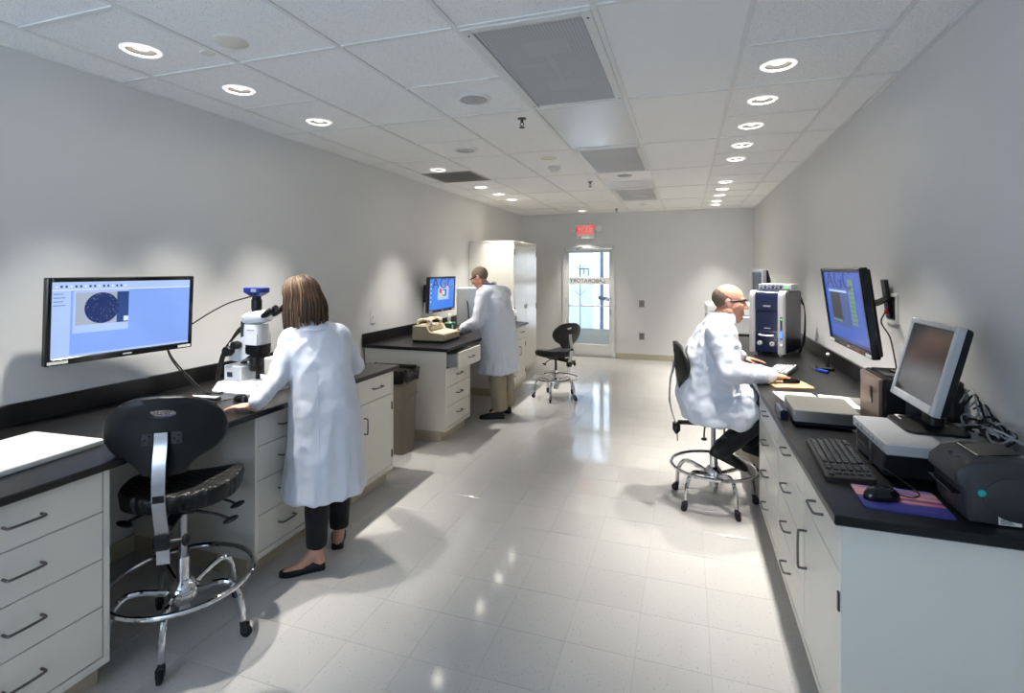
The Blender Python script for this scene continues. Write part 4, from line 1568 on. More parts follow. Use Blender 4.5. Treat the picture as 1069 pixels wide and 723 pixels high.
# bench scale with steel pan
t = thing('bench_scale', 'low bench scale with a wide stainless steel pan', 'scale', (.630, 2.925, ZT), math.radians(-2))
MB().box((0, 0, .022), (.25, .29, .03), .004).build('base', 'navy_dark', t, smooth=0)
pan = MB()
pan.loft([[(x, y, z) for x, y in rect(wx, wy, .008, 4)] for wx, wy, z in ((.272, .318, .028), (.276, .322, .028), (.276, .322, .078), (.270, .316, .083))])
pan.build('pan', 'steel_pan', t, 30)
for sx in (-1, 1):
    for sy in (-1, 1):
        MB().cyl((sx * .10, sy * .12, 0), (sx * .10, sy * .12, .008), .014, n=10).build('foot', 'black_rubber', t)
c = MB()
c.prism([(-.035, 0), (.02, 0), (.02, .03), (-.012, .052), (-.035, .045)], -.085, .0, 'y')
c.M = Matrix()
head = thing('scale_display', 'small dark blue scale display unit standing beside the steel pan', 'scale display', (.468, 2.93, ZT), 0)
q = MB()
q.loft([[(x, y, z) for x, z in ((-.022, 0), (.016, 0), (.012, .045), (-.006, .052), (-.020, .044))] for y in (-.055, -.05, .10, .105)])
q.build('case', 'navy_dark', head, 30)
MB().box((-.0225, .025, .026), (.002, .11, .022)).build('readout', 'charcoal_light', head, smooth=0)
# papers
for k, (x, y, a, lab) in enumerate(((.625, 3.40, 6, 'printed white sheet lying behind the steel scale pan, by the tan mouse mat'),
                                    (.835, 3.37, -8, 'printed white sheet lying behind the steel scale pan, by the brown-fronted printer'))):
    t = thing('paper_sheet', lab, 'paper', (x, y, ZT + .0005 + .0006 * k), math.radians(a))
    MB().box((0, 0, .0005), (.215, .28, .001)).build('sheet', 'paper', t, smooth=0)
    for i in range(7):
        MB().bb(-.08, .06 + .02 * (i % 2), -.11 + i * .03, -.103 + i * .03, .001, .0014).build('print_line', 'paper_print', t, smooth=0)
# cutter and little stand
t = thing('utility_knife', 'blue handled utility knife lying on the bench in front of the blue machine', 'knife', (.925, 4.35, ZT), math.radians(-62))
MB().loft([[(x, y * k, z) for y, z in ((-.012, .002), (.012, .002), (.014, .01), (.008, .018), (-.008, .018), (-.014, .01))] for x, k in ((-.01, .8), (.02, 1.1), (.06, 1.0), (.10, .8))]).build('grip', 'blue_cam', t, 40)
MB().box((-.045, 0, .010), (.08, .012, .004), .001).build('blade', 'dark_steel', t, smooth=0)
t = thing('pen_stand', 'small black stand with a white ball tip near the bench backsplash', 'stand', (1.005, 4.42, ZT), 0)
MB().box((-.02, 0, .012), (.11, .09, .022), .006).build('foot', 'black_plastic', t, smooth=0)
MB().cyl((.0, 0, .02), (.0, 0, .105), .014, .010, n=12).build('stem', 'black_plastic', t)
MB().sph((0, 0, .115), .014).build('ball_tip', 'white_plastic', t)

# ------------------------------------------------------------------ blue desktop electron microscope
t = thing('electron_microscope', 'dark blue and silver desktop electron microscope with blue light', 'microscope', (.762, 5.153, ZT), math.radians(-25))
w, d_, H0, H1 = .29, .49, .025, .566
MB().bb(-w / 2, w / 2, -d_ / 2 + .03, d_ / 2, H0, H1 - .008, .012).build('cabinet', 'navy_dark', t, smooth=0)
for s in (-1, 1):
    c0, c1 = (.088, .143) if s > 0 else (-.143, -.096)
    st = MB()
    rings = []
    for z, o_ in ((H0 + .005, 0), (H1 - .06, 0), (H1 - .03, .006), (H1 - .010, .022), (H1 - .001, .05), (H1, .09)):
        y = -d_ / 2 + o_
        rings.append([(c0, y + .006, z), (c0 + .008, y, z), (c1 - .012, y, z), (c1, y + .012, z), (c1, -d_ / 2 + .12, z), (c0, -d_ / 2 + .12, z)])
    st.loft(rings).build('silver_pillar', 'silver_plastic', t, 40)
x0, x1 = -.096, .088
yf = -d_ / 2 + .006
top_p = MB()
rings = []
for z, o_ in ((.395, 0), (H1 - .05, 0), (H1 - .025, .006), (H1 - .008, .022), (H1, .06), (H1, .2)):
    rings.append([(x0, yf + o_, z), (x1, yf + o_, z), (x1, yf + .22, z - .0005), (x0, yf + .22, z - .0005)])
top_p.loft(rings).build('top_panel', 'navy', t, 40)
MB().bb(x0, x1, yf + .002, yf + .05, .222, .390, .003).build('middle_panel', 'navy', t, smooth=0)
lp = MB().bb(x0, x1, yf + .001, yf + .05, H0 + .012, .217, .003).build('door_panel', 'navy', t, smooth=0)
MB().tube(smooth_path([(-.055, yf, .188), (-.05, yf - .018, .182), (.045, yf - .018, .182), (.05, yf, .188)], 5), .008, 8).build('handle', 'silver_plastic', lp)
for x in (-.055, .045):
    k_ = MB(facing(x, yf, .112, (0, -1, 0)))
    k_.lathe([(.001, 0), (.020, 0), (.020, .010), (.016, .014), (.001, .015)], 20).build('dial', 'white_plastic', lp)
    MB(facing(x, yf - .0155, .112, (0, -1, 0))).box((0, 0, 0), (.006, .02, .003), .001).build('dial_mark', 'charcoal', lp, smooth=0)
MB().bb(-.03, .03, yf - .0005, yf + .001, .428, .440).build('name_plate', 'silver_plastic', t, smooth=0)
MB().bb(-.022, .03, yf + .0012, yf + .003, .240, .247).build('model_plate', 'silver_plastic', t, smooth=0)
ys = -d_ / 2
MB().bb(.108, .126, ys - .002, ys + .002, .155, .345, .001).build('light_strip', 'black_gloss', t, smooth=0)
MB().bb(.110, .124, ys - .004, ys - .001, .165, .225, .001).build('blue_light', 'led_blue', t, smooth=0)
MB().bb(.113, .121, ys - .004, ys - .001, .318, .330, .001).build('green_light', 'led_green', t, smooth=0)
MB(facing(.117, ys, .105, (0, -1, 0))).lathe([(.001, 0), (.013, 0), (.012, .005), (.001, .006)], 18).build('power_button', 'alu_white', t)
for sx in (-1, 1):
    for sy in (-1, 1):
        MB().cyl((sx * .10, sy * .19, 0), (sx * .10, sy * .19, .027), .02, n=14).build('foot', 'brushed', t)
for k in range(4):
    MB().tube(smooth_path([(.12, d_ / 2 - .01, .55 - .03 * k), (.17, d_ / 2 + .0, .40), (.19, d_ / 2 - .10 + .015 * k, .15), (.17, d_ / 2 - .19 + .02 * k, .008)], 5), .004, 6).build('cable', 'black_rubber', t)
t = thing('control_box', 'silver electronics box with front sockets, on top of the blue microscope', 'electronics box', (.755, 5.13, ZT + .567), math.radians(-25))
MB().box((.02, .02, .029), (.27, .20, .05), .004).build('case', 'silver_plastic', t, smooth=0)
for k in range(6):
    MB().bb(-.10 + k * .032, -.08 + k * .032, -.083, -.079, .012, .026 + .008 * (k % 2), .001).build('socket', 'charcoal', t, smooth=0)
    MB().bb(-.10 + k * .032, -.075 + k * .032, -.082, -.0795, .038, .046).build('socket_label', 'blue_cam', t, smooth=0)
MB().bb(.105, .13, -.083, -.079, .022, .036, .001).build('green_light', 'led_green', t, smooth=0)
for sx in (-1, 1):
    for sy in (-1, 1):
        MB().cyl((.02 + sx * .10, .02 + sy * .07, 0), (.02 + sx * .10, .02 + sy * .07, .005), .01, n=8).build('foot', 'black_rubber', t)
# monitor seen edge-on behind it
t = thing('side_monitor', 'grey-edged monitor seen edge-on behind the blue microscope', 'monitor', (.70, 5.80, ZT), math.radians(180 + 12))
MB().loft([[(x - .04, y, z) for x, y in rect(.17, .20, .03)] for z in (0, .014)]).build('base', 'black_plastic', t, 30)
MB().box((-.05, 0, .26), (.03, .07, .50), .006).build('neck', 'black_plastic', t, smooth=0)
q = MB()
for s in (-1, 1):
    q.box((0, s * .155, .55), (.04, .03, .40), .004).box((0, 0, .55 + s * .185), (.04, .28, .03), .004)
q.build('bezel', 'grey_plastic', t, smooth=0)
MB().bb(.005, .010, -.14, .14, .365, .735).build('screen', 'screen_off', t, smooth=0)
MB().loft([[(-.02, y, z + .55) for y, z in rect(.335, .395, .01)], [(-.04, y, z + .55) for y, z in rect(.32, .38, .02)], [(-.085, y, z + .55) for y, z in rect(.2, .22, .03)]]).build('back_shell', 'black_plastic', t, 30)

# white office copier far back beyond the seated man
t = thing('copier', 'white and grey floor-standing copier beyond the seated man', 'copier', (.66, 8.0, 0), 0)
MB().box((0, 0, .37), (.76, .66, .66), .01).build('base', 'grey_plastic', t, smooth=0)
MB().box((0, 0, .735), (.75, .65, .075), .01).build('paper_gap', 'black_plastic', t, smooth=0)
MB().box((0, 0, .89), (.78, .68, .24), .015).build('body', 'silver_plastic', t, smooth=0)
MB().box((0, .02, 1.09), (.78, .62, .16), .02).build('lid', 'white_plastic', t, smooth=0)
for z in (.18, .36, .54):
    MB().box((0, -.333, z), (.68, .008, .15), .003).build('tray', 'silver_plastic', t, smooth=0)
MB().bb(-.36, .36, -.31, .31, 0, .04).build('plinth', 'charcoal', t, smooth=0)

# ------------------------------------------------------------------ left bench: stereo microscope
t = thing('stereo_microscope', 'white stereo microscope with blue camera on top and black eyepieces', 'microscope', (-2.56, 2.56, ZT), 0)
bs = MB()
bs.loft([[(-.19, -.14, 0), (.17, -.14, 0), (.17, .16, 0), (-.19, .16, 0)], [(-.19, -.14, .008), (.17, -.14, .008), (.17, .16, .008), (-.19, .16, .008)],
         [(-.165, -.115, .062), (.115, -.115, .062), (.115, .14, .062), (-.165, .14, .062)]]).build('base', 'scope_white', t, smooth=0)
MB().loft([[(.1705, -.125, .012), (.1705, .145, .012), (.1215, .13, .056), (.1215, -.105, .056)], [(.174, -.125, .012), (.174, .145, .012), (.125, .13, .056), (.125, -.105, .056)]]).build('front_panel', 'charcoal', t, smooth=0)
MB().lathe([(.001, .062), (.055, .062), (.053, .067), (.001, .068)], 28, (.035, 0, 0)).build('stage_plate', 'white_plastic', t)
MB().bb(-.165, -.03, -.075, .085, .062, .155, .006).build('column_block', 'scope_white', t, smooth=0)
MB().bb(-.135, -.095, -.0775, -.0755, .085, .115).build('block_label', 'charcoal', t, smooth=0)
MB().cyl((-.10, .02, .15), (-.10, .02, .42), .02, n=16).build('column', 'dark_steel', t)
MB().cyl((.03, .0, .07), (.03, .0, .17), .014, n=12).build('light_post', 'black_plastic', t)
am = MB()
am.prism([(-.145, .20), (-.06, .17), (.07, .27), (.07, .36), (-.03, .33), (-.145, .27)], -.055, .06, 'y')
am.M = Matrix()
arm_ = MB()
arm_.loft([[(x, y, z) for x, z in ((-.145, .185), (-.06, .175), (.075, .255), (.075, .35), (-.02, .34), (-.145, .29))] for y in (-.055, -.05, .055, .06)])
arm_.build('focus_arm', 'scope_white', t, 30)
for x, z, r_ in ((-.115, .245, .032), (-.055, .285, .026)):
    kb = MB(facing(x, -.058, z, (0, -1, 0)))
    kb.cyl((0, 0, 0), (0, 0, .018), r_ * .7, n=20).cyl((0, 0, .018), (0, 0, .05), r_, r_ * .94, n=24)
    kb.build('focus_knob', 'black_plastic', t)
pod = MB()
pod.loft([[(.02 + x, y, z) for x, y in rect(.125, .115, .03)] for z in (.27, .36)] + [[(.02 + x, y, .41) for x, y in rect(.12, .11, .03)]]).build('zoom_body', 'scope_white', t, 30)
MB().bb(-.0, .06, -.0590, -.0575, .375, .378).build('seam_line', 'charcoal', t, smooth=0)
MB().loft([[(.03 + x, y, z) for x, y in rect(a, b_, .03)] for a, b_, z in ((.10, .10, .205), (.125, .115, .235), (.128, .118, .285))]).build('nosepiece', 'black_plastic', t, 30)
for dx, dy in ((.045, -.03), (-.01, .02)):
    ob = MB().lathe([(.001, .125), (.03, .125), (.036, .135), (.036, .165), (.032, .168), (.036, .172), (.036, .21), (.001, .212)], 24, (dx, dy, 0))
    ob.build('objective', 'black_plastic', t)
hd = MB()
hd.loft([[(x, y, z) for y, z in rect(wy, wz, min(wy, wz) * .4)] for x, wy, wz in ((-.075, .02, .02), (-.07, .06, .05), (-.03, .10, .075), (.06, .115, .08), (.10, .10, .07), (.125, .07, .05))])
ho = hd.build('trinocular_head', 'scope_white', t, 50)
ho.location = (0, 0, .448)
ho.rotation_euler = (0, math.radians(-8), 0)
for s in (-1, 1):
    e = MB()
    e.M = Matrix.Translation((.10, s * .032, .462)) @ Matrix.Rotation(math.radians(62), 4, 'Y')
    e.lathe([(.001, 0), (.018, 0), (.018, .03), (.021, .033), (.021, .09), (.017, .095), (.019, .118), (.001, .118)], 20)
    e.build('eyepiece', 'black_plastic', t)
MB().lathe([(.001, .47), (.028, .47), (.028, .50), (.031, .503), (.031, .56), (.026, .565), (.026, .585), (.001, .585)], 24, (.02, 0, 0)).build('camera_tube', 'black_plastic', t)
cm = MB()
cm.loft([[(.02 + x, y, z) for x, y in rect(a, b_, .01)] for a, b_, z in ((.06, .05, .583), (.125, .085, .605), (.13, .09, .608), (.13, .09, .632), (.125, .085, .636))])
cm.build('camera', 'blue_cam', t, 30)
MB().bb(.02, .06, -.0465, -.0455, .610, .630).build('camera_label', 'silver_plastic', t, smooth=0)
MB().tube(smooth_path([(.08, .0, .625), (.03, -.05, .585), (-.10, -.09, .545), (-.22, -.13, .48), (-.30, -.17, .42), (-.345, -.20, .385)], 6), .0042, 7).build('camera_cable', 'black_rubber', t)
for k in range(2):
    MB().tube(smooth_path([(-.06, .05, .40 - .02 * k), (-.15, .03, .37 - .02 * k), (-.23 - .02 * k, 0, .22), (-.255 - .022 * k, -.02, .08), (-.26 - .02 * k, -.03, .008)], 6), .008, 8).build('light_cable', 'black_rubber', t)

t = thing('light_source', 'white light source box with black knobs behind the stereo microscope', 'light source', (-2.64, 2.96, ZT), 0)
MB().box((0, 0, .075), (.22, .26, .14), .008).build('case', 'white_plastic', t, smooth=0)
for k in range(2):
    MB().cyl((-.03 + k * .07, -.03, .145), (-.03 + k * .07, -.03, .165), .02, n=16).build('knob', 'black_plastic', t)
MB(facing(.06, -.131, .07, (0, -1, 0))).lathe([(.001, 0), (.025, 0), (.022, .012), (.001, .013)], 20).build('dial', 'grey_plastic', t)
for sx in (-1, 1):
    for sy in (-1, 1):
        MB().cyl((sx * .09, sy * .10, 0), (sx * .09, sy * .10, .006), .01, n=8).build('foot', 'black_rubber', t)

t = thing('remote_control', 'slim white and black remote control lying by the microscope base', 'remote control', (-2.63, 2.27, ZT), math.radians(8))
MB().box((0, 0, .008), (.19, .042, .014), .005).build('case', 'black_plastic', t, smooth=0)
MB().box((0, 0, .0165), (.165, .034, .004), .001).build('face', 'white_plastic', t, smooth=0)
MB().box((-.09, 0, .0175), (.008, .02, .004), .001).build('power_key', 'red_mark', t, smooth=0)
t = thing('monitor_cables', 'two black cables hanging from the wide wall monitor down to the bench', 'cables', (-2.80, 2.32, ZT), 0)
for k in range(2):
    MB().tube(smooth_path([(-.08, -.10, .34), (-.055, -.075 + .01 * k, .22), (.01 + .05 * k, .0 + .02 * k, .07 - .03 * k), (.09 + .04 * k, .03 + .03 * k, .008), (.04 + .1 * k, .12, .006)], 7), .0045, 7).build('cable', 'black_rubber', t)
t = thing('white_tray', 'flat white tray lying on the bench beside the stool', 'tray', (-2.55, 1.26, ZT), math.radians(4))
MB().loft([[(x, y, z) for x, y in rect(.41 * k, .56 * k, .012)] for k, z in ((.985, 0), (1, .004), (1, .020), (.985, .024))]).build('panel', 'white_plastic', t, 30)
MB().bb(-.19, .19, -.265, .265, .0236, .0246).build('paper_top', 'paper', t, smooth=0)

# ------------------------------------------------------------------ waste bin
t = thing('waste_bin', 'tall taupe plastic waste bin lined with a black bag', 'waste bin', (-2.60, 4.16, 0), 0)
q = MB()
q.loft([[(x * k, y * k, z) for x, y in rect(.51, .27, .05)] for k, z in ((.86, 0), (.88, .01), (.98, .70), (1.0, .72))] +
       [[(x * .97, y * .95, .72) for x, y in rect(.51, .27, .05)], [(x * .86, y * .84, .03) for x, y in rect(.51, .27, .05)]])
q.build('body', 'bin_grey', t, 40)
for s in (-1, 1):
    pts = [(.258 * .96 * s, -.10, .46), (.258 * .965 * s, -.04, .50), (.258 * .967 * s, .04, .52), (.258 * .967 * s, .10, .525)]
    MB().tube(smooth_path(pts, 4), .004, 6).build('moulded_rib', 'bin_grey', t)
pts = [(-.24, -.1285, .53), (-.10, -.1295, .52), (.05, -.129, .47), (.22, -.1255, .40)]
MB().tube(smooth_path(pts, 5), .004, 6).build('moulded_rib', 'bin_grey', t)
bag = MB()
rb = random.Random(4)
rings = []
base_ = rect(.51, .27, .05, 9)
n = len(base_)
ph = [rb.uniform(0, 6.28) for _ in range(6)]


def ruf(i, a):
    u = 2 * math.pi * i / n
    return a * (math.sin(5 * u + ph[0]) + .7 * math.sin(9 * u + ph[1]) + .6 * math.sin(14 * u + ph[2])) / 2


for k, z, a, o_ in ((.90, .45, .0, 0), (.955, .66, .004, 0), (.97, .735, .008, .006), (1.02, .755, .010, .012), (1.065, .74, .010, .010), (1.05, .69, .012, .006), (1.03, .648, .012, .022), (1.022, .645, .010, .02), (1.03, .69, .008, .004)):
    rings.append([(x * (k + ruf(i, a)), y * (k + .02 + ruf(i + 3, a)), z + ruf(i + 5, o_ * 1.2)) for i, (x, y) in enumerate(base_)])
bag.loft(rings, caps=False).build('bag', 'bag_black', t, 60)

# ------------------------------------------------------------------ far left bench
t = thing('beige_instrument', 'old beige desktop instrument with stepped top on a black plinth', 'instrument', (-2.505, 4.95, ZT), 0)
MB().box((0, 0, .012), (.35, .40, .022), .004).build('plinth', 'black_plastic', t, smooth=0)
MB().loft([[(x, y, z) for x, z in ((-.175, .023), (.175, .023), (.175, .085), (.02, .105), (-.02, .165), (-.175, .165))] for y in (-.20, -.195, .195, .20)]).build('housing', 'beige_plastic', t, 30)
MB().box((.095, 0, .0985), (.13, .34, .008), .002, Matrix.Rotation(math.radians(7.5), 3, 'Y')).build('keypad', 'beige_light', t, smooth=0)
MB().box((.012, -.03, .139), (.008, .28, .05), .002, Matrix.Rotation(math.radians(-33), 3, 'Y')).build('dark_panel', 'beige_dark', t, smooth=0)
fr = MB()
for y in (-.13, .10):
    fr.tube(smooth_path([(-.15, y, .168), (-.14, y, .215), (-.08, y + .02, .225), (-.0, y, .215), (.0, y, .17)], 5), .016, 8)
fr.tube([(-.09, -.13, .222), (-.06, .10, .226)], .018, 8)
fr.build('cradle', 'beige_light', t)
MB().lathe([(.001, .166), (.05, .166), (.048, .18), (.001, .182)], 20, (-.05, -.03, 0)).build('dial', 'white_plastic', t)
MB().bb(.1755, .177, -.16, -.13, .045, .07).build('sticker', 'paper', t, smooth=0)
t = thing('tissue_box', 'green patterned tissue box with a white tissue sticking out', 'tissue box', (-2.74, 5.75, ZT), math.radians(10))
MB().box((0, 0, .05), (.12, .22, .10), .003).build('box', 'tissue_green', t, smooth=0)
MB().lathe([(.001, .1002), (.04, .1002), (.038, .1015), (.001, .1015)], 18).build('opening', 'paper', t)
MB().loft([[(.022 * math.cos(a) * k, .04 * math.sin(a) * (k + .2 * math.sin(3 * a)), z) for a in [2 * math.pi * i / 16 for i in range(16)]] for k, z in ((.7, .1005), (.8, .13), (1.1, .17), (.7, .20), (.2, .215))]).build('tissue', 'paper', t, 60)
MB().cyl((.0605, -.06, .05), (.0615, -.06, .05), .028, n=18).build('round_print', 'paper', t)
t = thing('computer_tower', 'white computer tower on the bench beyond the standing man', 'computer', (-2.70, 6.44, ZT), 0)
MB().box((0, 0, .255), (.42, .20, .50), .008).build('case', 'white_plastic', t, smooth=0)
for z in (.40, .45):
    MB().box((.212, 0, z), (.006, .15, .035), .002).build('drive_bay', 'grey_plastic', t, smooth=0)
MB().lathe([(.001, 0), (.012, 0), (.011, .005), (.001, .006)], 14).build('power_button', 'grey_plastic', t).matrix_local = facing(.211, 0, .33, (1, 0, 0))
MB().tube(smooth_path([(-.05, -.10, .30), (-.03, -.16, .33), (.0, -.19, .25), (.0, -.18, .12), (.02, -.20, .01)], 6), .008, 7).build('cable', 'black_rubber', t)
for sx in (-1, 1):
    for sy in (-1, 1):
        MB().cyl((sx * .17, sy * .07, 0), (sx * .17, sy * .07, .006), .012, n=8).build('foot', 'black_rubber', t)


def appliance(label, x, y, r, h_):
    t = thing('centrifuge', label, 'centrifuge', (x, y, ZT), 0)
    MB().loft([[(px, py, z) for px, py in rect(r * 2 * k, r * 2.1 * k, r * .5 * k)] for k, z in ((.9, .015), (1, .04), (1, h_ * .7), (.92, h_ * .78))]).build('body', 'white_plastic', t, 40)
    MB().lathe([(r * .86, h_ * .78), (r * .84, h_ * .9), (r * .5, h_), (.001, h_)][::-1] + [(.001, h_ * .78)], 24).build('lid', 'white_plastic', t)
    MB().box((0, 0, .009), (r * 1.8, r * 1.9, .016), .004).build('foot', 'black_plastic', t, smooth=0)
    MB().box((r + .001, 0, h_ * .35), (.004, r, h_ * .25), .001).build('control_panel', 'grey_plastic', t, smooth=0)


appliance('white bench centrifuge beside the standing man\'s back, by the computer tower', -2.36, 6.69, .10, .22)
appliance('smaller white bench centrifuge next to the tall cabinet', -2.35, 6.93, .085, .20)
t = thing('wall_notice', 'grey notice with yellow clip on the side of the tall cabinet', 'notice', (-2.66, 7.108, 1.42), 0)
MB().box((0, -.002, 0), (.075, .004, .09)).build('sheet', 'paper_print', t, smooth=0)
MB().box((0, -.004, .055), (.02, .008, .025), .003).build('clip', 'yellow_mark', t, smooth=0)

# ------------------------------------------------------------------ people
def basis(C, F, U=(0, 0, 1)):
    F = Vector(F).normalized()
    U = Vector(U)
    L = U.cross(F).normalized()
    U = F.cross(L)
    M = Matrix((F, L, U)).transposed().to_4x4()
    M.translation = C
    return M


def head(mb, M, heavy=0.0, k=1.0):
    """head in its own frame: x to the face, z up, centre between the ears; added to a blob"""
    o = MB()
    o.sph((-.012, 0, .032), (.098, .077, .087), 24, 16)
    o.sph((.030, 0, -.030), (.062, .060 + heavy, .080), 20, 14)
    o.sph((.070, 0, -.094), (.022, .026, .019), 14, 10)
    for s in (-1, 1):
        o.rc((-.015, s * (.054 + heavy), -.055), .020 + heavy, (.058, s * .014, -.094), .018)
        o.sph((.060, s * .036, -.022), (.030, .026 + heavy, .028), 12, 8)
        o.rc((.082, s * .012, .030), .012, (.064, s * .048, .028), .013, 8)
        o.sph((-.015, s * .078, -.004), (.020, .009, .032), 12, 10, Matrix.Rotation(math.radians(-15), 3, 'Y'))
        o.sph((-.010, s * .076, -.028), (.010, .008, .011), 8, 6)
        o.sph((.103, s * .010, -.031), (.012, .009, .008), 8, 6)
    o.rc((.087, 0, .018), .0095, (.112, 0, -.026), .0125, 10)
    o.rc((.089, -.016, -.058), .0075, (.089, .016, -.058), .0075, 8)
    o.rc((.087, -.014, -.070), .0085, (.087, .014, -.070), .0085, 8)
    if heavy:
        o.sph((.025, 0, -.105), (.06, .055, .035), 14, 10)
    M2 = M @ Matrix.Diagonal((k, k, k, 1))
    mb.add([M2 @ p for p in o.v], o.f)


def eyes(parent, M, root):
    R0 = Matrix.Translation(-Vector(root))
    for s in (-1, 1):
        MB(R0 @ M).sph((.0765, s * .031, .010), .0125, 14, 10).build('eyeball', 'eye_white', parent)
        MB(R0 @ M).sph((.0855, s * .031, .009), (.005, .0055, .0055), 10, 8).build('iris', 'eye_dark', parent)
        MB(R0 @ M).rc((.090, s * .016, .033), .0035, (.078, s * .046, .036), .003, 8).build('eyebrow', 'hair_dark', parent)


def glasses(parent, M, root, frame_m='black_plastic'):
    R0 = Matrix.Translation(-Vector(root)) @ M
    q = MB(R0)
    for s in (-1, 1):
        q.tube([(-.018, s * .083, .010), (.03, s * .081, .017), (.075, s * .070, .018)], .0065, 6, flat=.003)
        q.tube([(-.018, s * .083, .010), (-.032, s * .080, -.006)], .003, 6)
    q.tube(smooth_path([(.078, -.070, .020), (.104, -.035, .024), (.110, 0, .022), (.104, .035, .024), (.078, .070, .020)], 4), .003, 6)
    g = q.build('glasses', frame_m, parent)
    for s in (-1, 1):
        l = MB(R0)
        l.loft([[(.105 - abs(y) * .36 + d, y, z) for y, z in [(s * (.036 + .030 * math.cos(a)), .003 + .021 * math.sin(a)) for a in [2 * math.pi * i / 20 for i in range(20)]]] for d in (0, .002)])
        l.build('lens', 'lens_clear', g, 30)
    return g


def hair_cap(parent, M, root, m, mask):
    """closed cap that stands proud of the skull where mask is true and dips under the skin elsewhere"""
    n, k = 56, 36
    c, r = Vector((-.012, 0, .032)), (.0985, .0775, .0875)
    vs = []
    for i in range(k + 1):
        th = math.pi * (i + .02) / (k + .04)
        for j in range(n):
            a = 2 * math.pi * j / n
            d = Vector((math.sin(th) * math.cos(a), math.sin(th) * math.sin(a), math.cos(th)))
            p = Vector((d.x * r[0], d.y * r[1], d.z * r[2]))
            f = mask(p + c)
            f = max(0, min(1, f + .25 * noise.noise((p + c) * 60)))
            f = .965 + .067 * f
            vs.append(c + p * f)
    o = MB(Matrix.Translation(-Vector(root)) @ M)
    rings = [vs[i * n:(i + 1) * n] for i in range(k + 1)]
    o.loft(rings)
    return o.build('hair', m, parent, 180)


def hand(mb, wrist, d, nrm, thumb, curl=(18, 22, 15), spread=.09, k=1.0):
    """palm, four fingers and a thumb; d to the fingers, nrm out of the back of the hand, thumb = side of the thumb"""
    d = Vector(d).normalized()
    nrm = Vector(nrm)
    nrm = (nrm - d * nrm.dot(d)).normalized()
    s = d.cross(nrm)
    if s.dot(Vector(thumb)) < 0:
        s = -s
    w = Vector(wrist)
    R = Matrix((d, s, nrm)).transposed()
    mb.rc(w - d * .03, .025 * k, w + d * .012, .023 * k)
    mb.sph(w + d * .048 * k, (.052 * k, .041 * k, .0155 * k), 16, 10, R)
    mb.sph(w + d * .035 * k + s * .022 * k - nrm * .006, (.032 * k, .018 * k, .015 * k), 12, 8, R)
    for off, f in ((.030, .95), (.010, 1.06), (-.0105, 1.0), (-.0295, .80)):
        p = w + d * (.084 - abs(off - .01) * .18) * k + s * off * k
        mb.sph(p, .0105 * k, 10, 8)
        ang = 0
        dd = (d + s * (off * spread / .02)).normalized()
        for L, r, c in ((.043, .0090, curl[0]), (.027, .0082, curl[1]), (.021, .0074, curl[2])):
            ang += math.radians(c)
            v = dd * math.cos(ang) - nrm * math.sin(ang)
            q = p + v * (L * f * k)
            mb.rc(p, r * k, q, (r - .0008) * k, 10)
            p = q
    p = w + d * .022 * k + s * .026 * k - nrm * .005
    for L, r, v in ((.040, .0125, d * .62 + s * .75 - nrm * .22), (.030, .0105, d * .85 + s * .45 - nrm * .28), (.024, .0090, d * .93 + s * .15 - nrm * .30)):
        q = p + v.normalized() * L * k
        mb.rc(p, r * k, q, (r - .001) * k, 10)
        p = q


def ering(c, s, f, rs, rf, n=40, e=2.3):
    c, s, f = Vector(c), Vector(s).normalized(), Vector(f).normalized()
    out = []
    for i in range(n):
        a = 2 * math.pi * i / n
        ca, sa = math.cos(a), math.sin(a)
        out.append(c + s * (rs * math.copysign(abs(ca) ** (2 / e), ca)) + f * (rf * math.copysign(abs(sa) ** (2 / e), sa)))
    return out


def wrinkle(amp, stretch=(15, 15, 5), fine=.5, low=None):
    def fn(co, n):
        v = Vector((co.x * stretch[0], co.y * stretch[1], co.z * stretch[2]))
        a = noise.noise(v)
        r = (1 - abs(noise.noise(v * .8 + Vector((7, 3, 1)))) * 2.2)
        b = noise.noise(co * 22 + Vector((3, 9, 4)))
        x = amp * (.8 * a + .75 * max(0, r) + fine * b)
        if low:
            z0, z1, add = low
            t = max(0, min(1, (z1 - co.z) / (z1 - z0)))
            u = Vector((co.x * 17, co.y * 17, co.z * 1.6))
            x += add * t * (noise.noise(u) + .5 * noise.noise(u * 2.1))
        return n * x
    return fn


def sleeve_fold(mb, p0, p1, r0, r1, k=5, seed=0):
    """sleeve segment with crosswise creases"""
    rr = random.Random(seed)
    p0, p1 = Vector(p0), Vector(p1)
    x, y, z = frame(p0, p1)
    n = 24
    rings = []
    m = 22
    ph = [rr.uniform(0, 6.28) for _ in range(3)]
    for i in range(m + 1):
        t = i / m
        r = r0 + (r1 - r0) * t
        c = p0.lerp(p1, t)
        ring = []
        for j in range(n):
            a = 2 * math.pi * j / n
            w = .0055 * math.sin(k * 6.283 * t + 1.6 * math.sin(a + ph[0]) + ph[1]) * (0.5 + .5 * math.sin(a + ph[2]))
            ring.append(c + x * ((r + w) * math.cos(a)) + y * ((r + w) * math.sin(a)))
        rings.append(ring)
    mb.loft(rings)
    mb.sph(p0, r0, 16, 10)
    mb.sph(p1, r1, 16, 10)


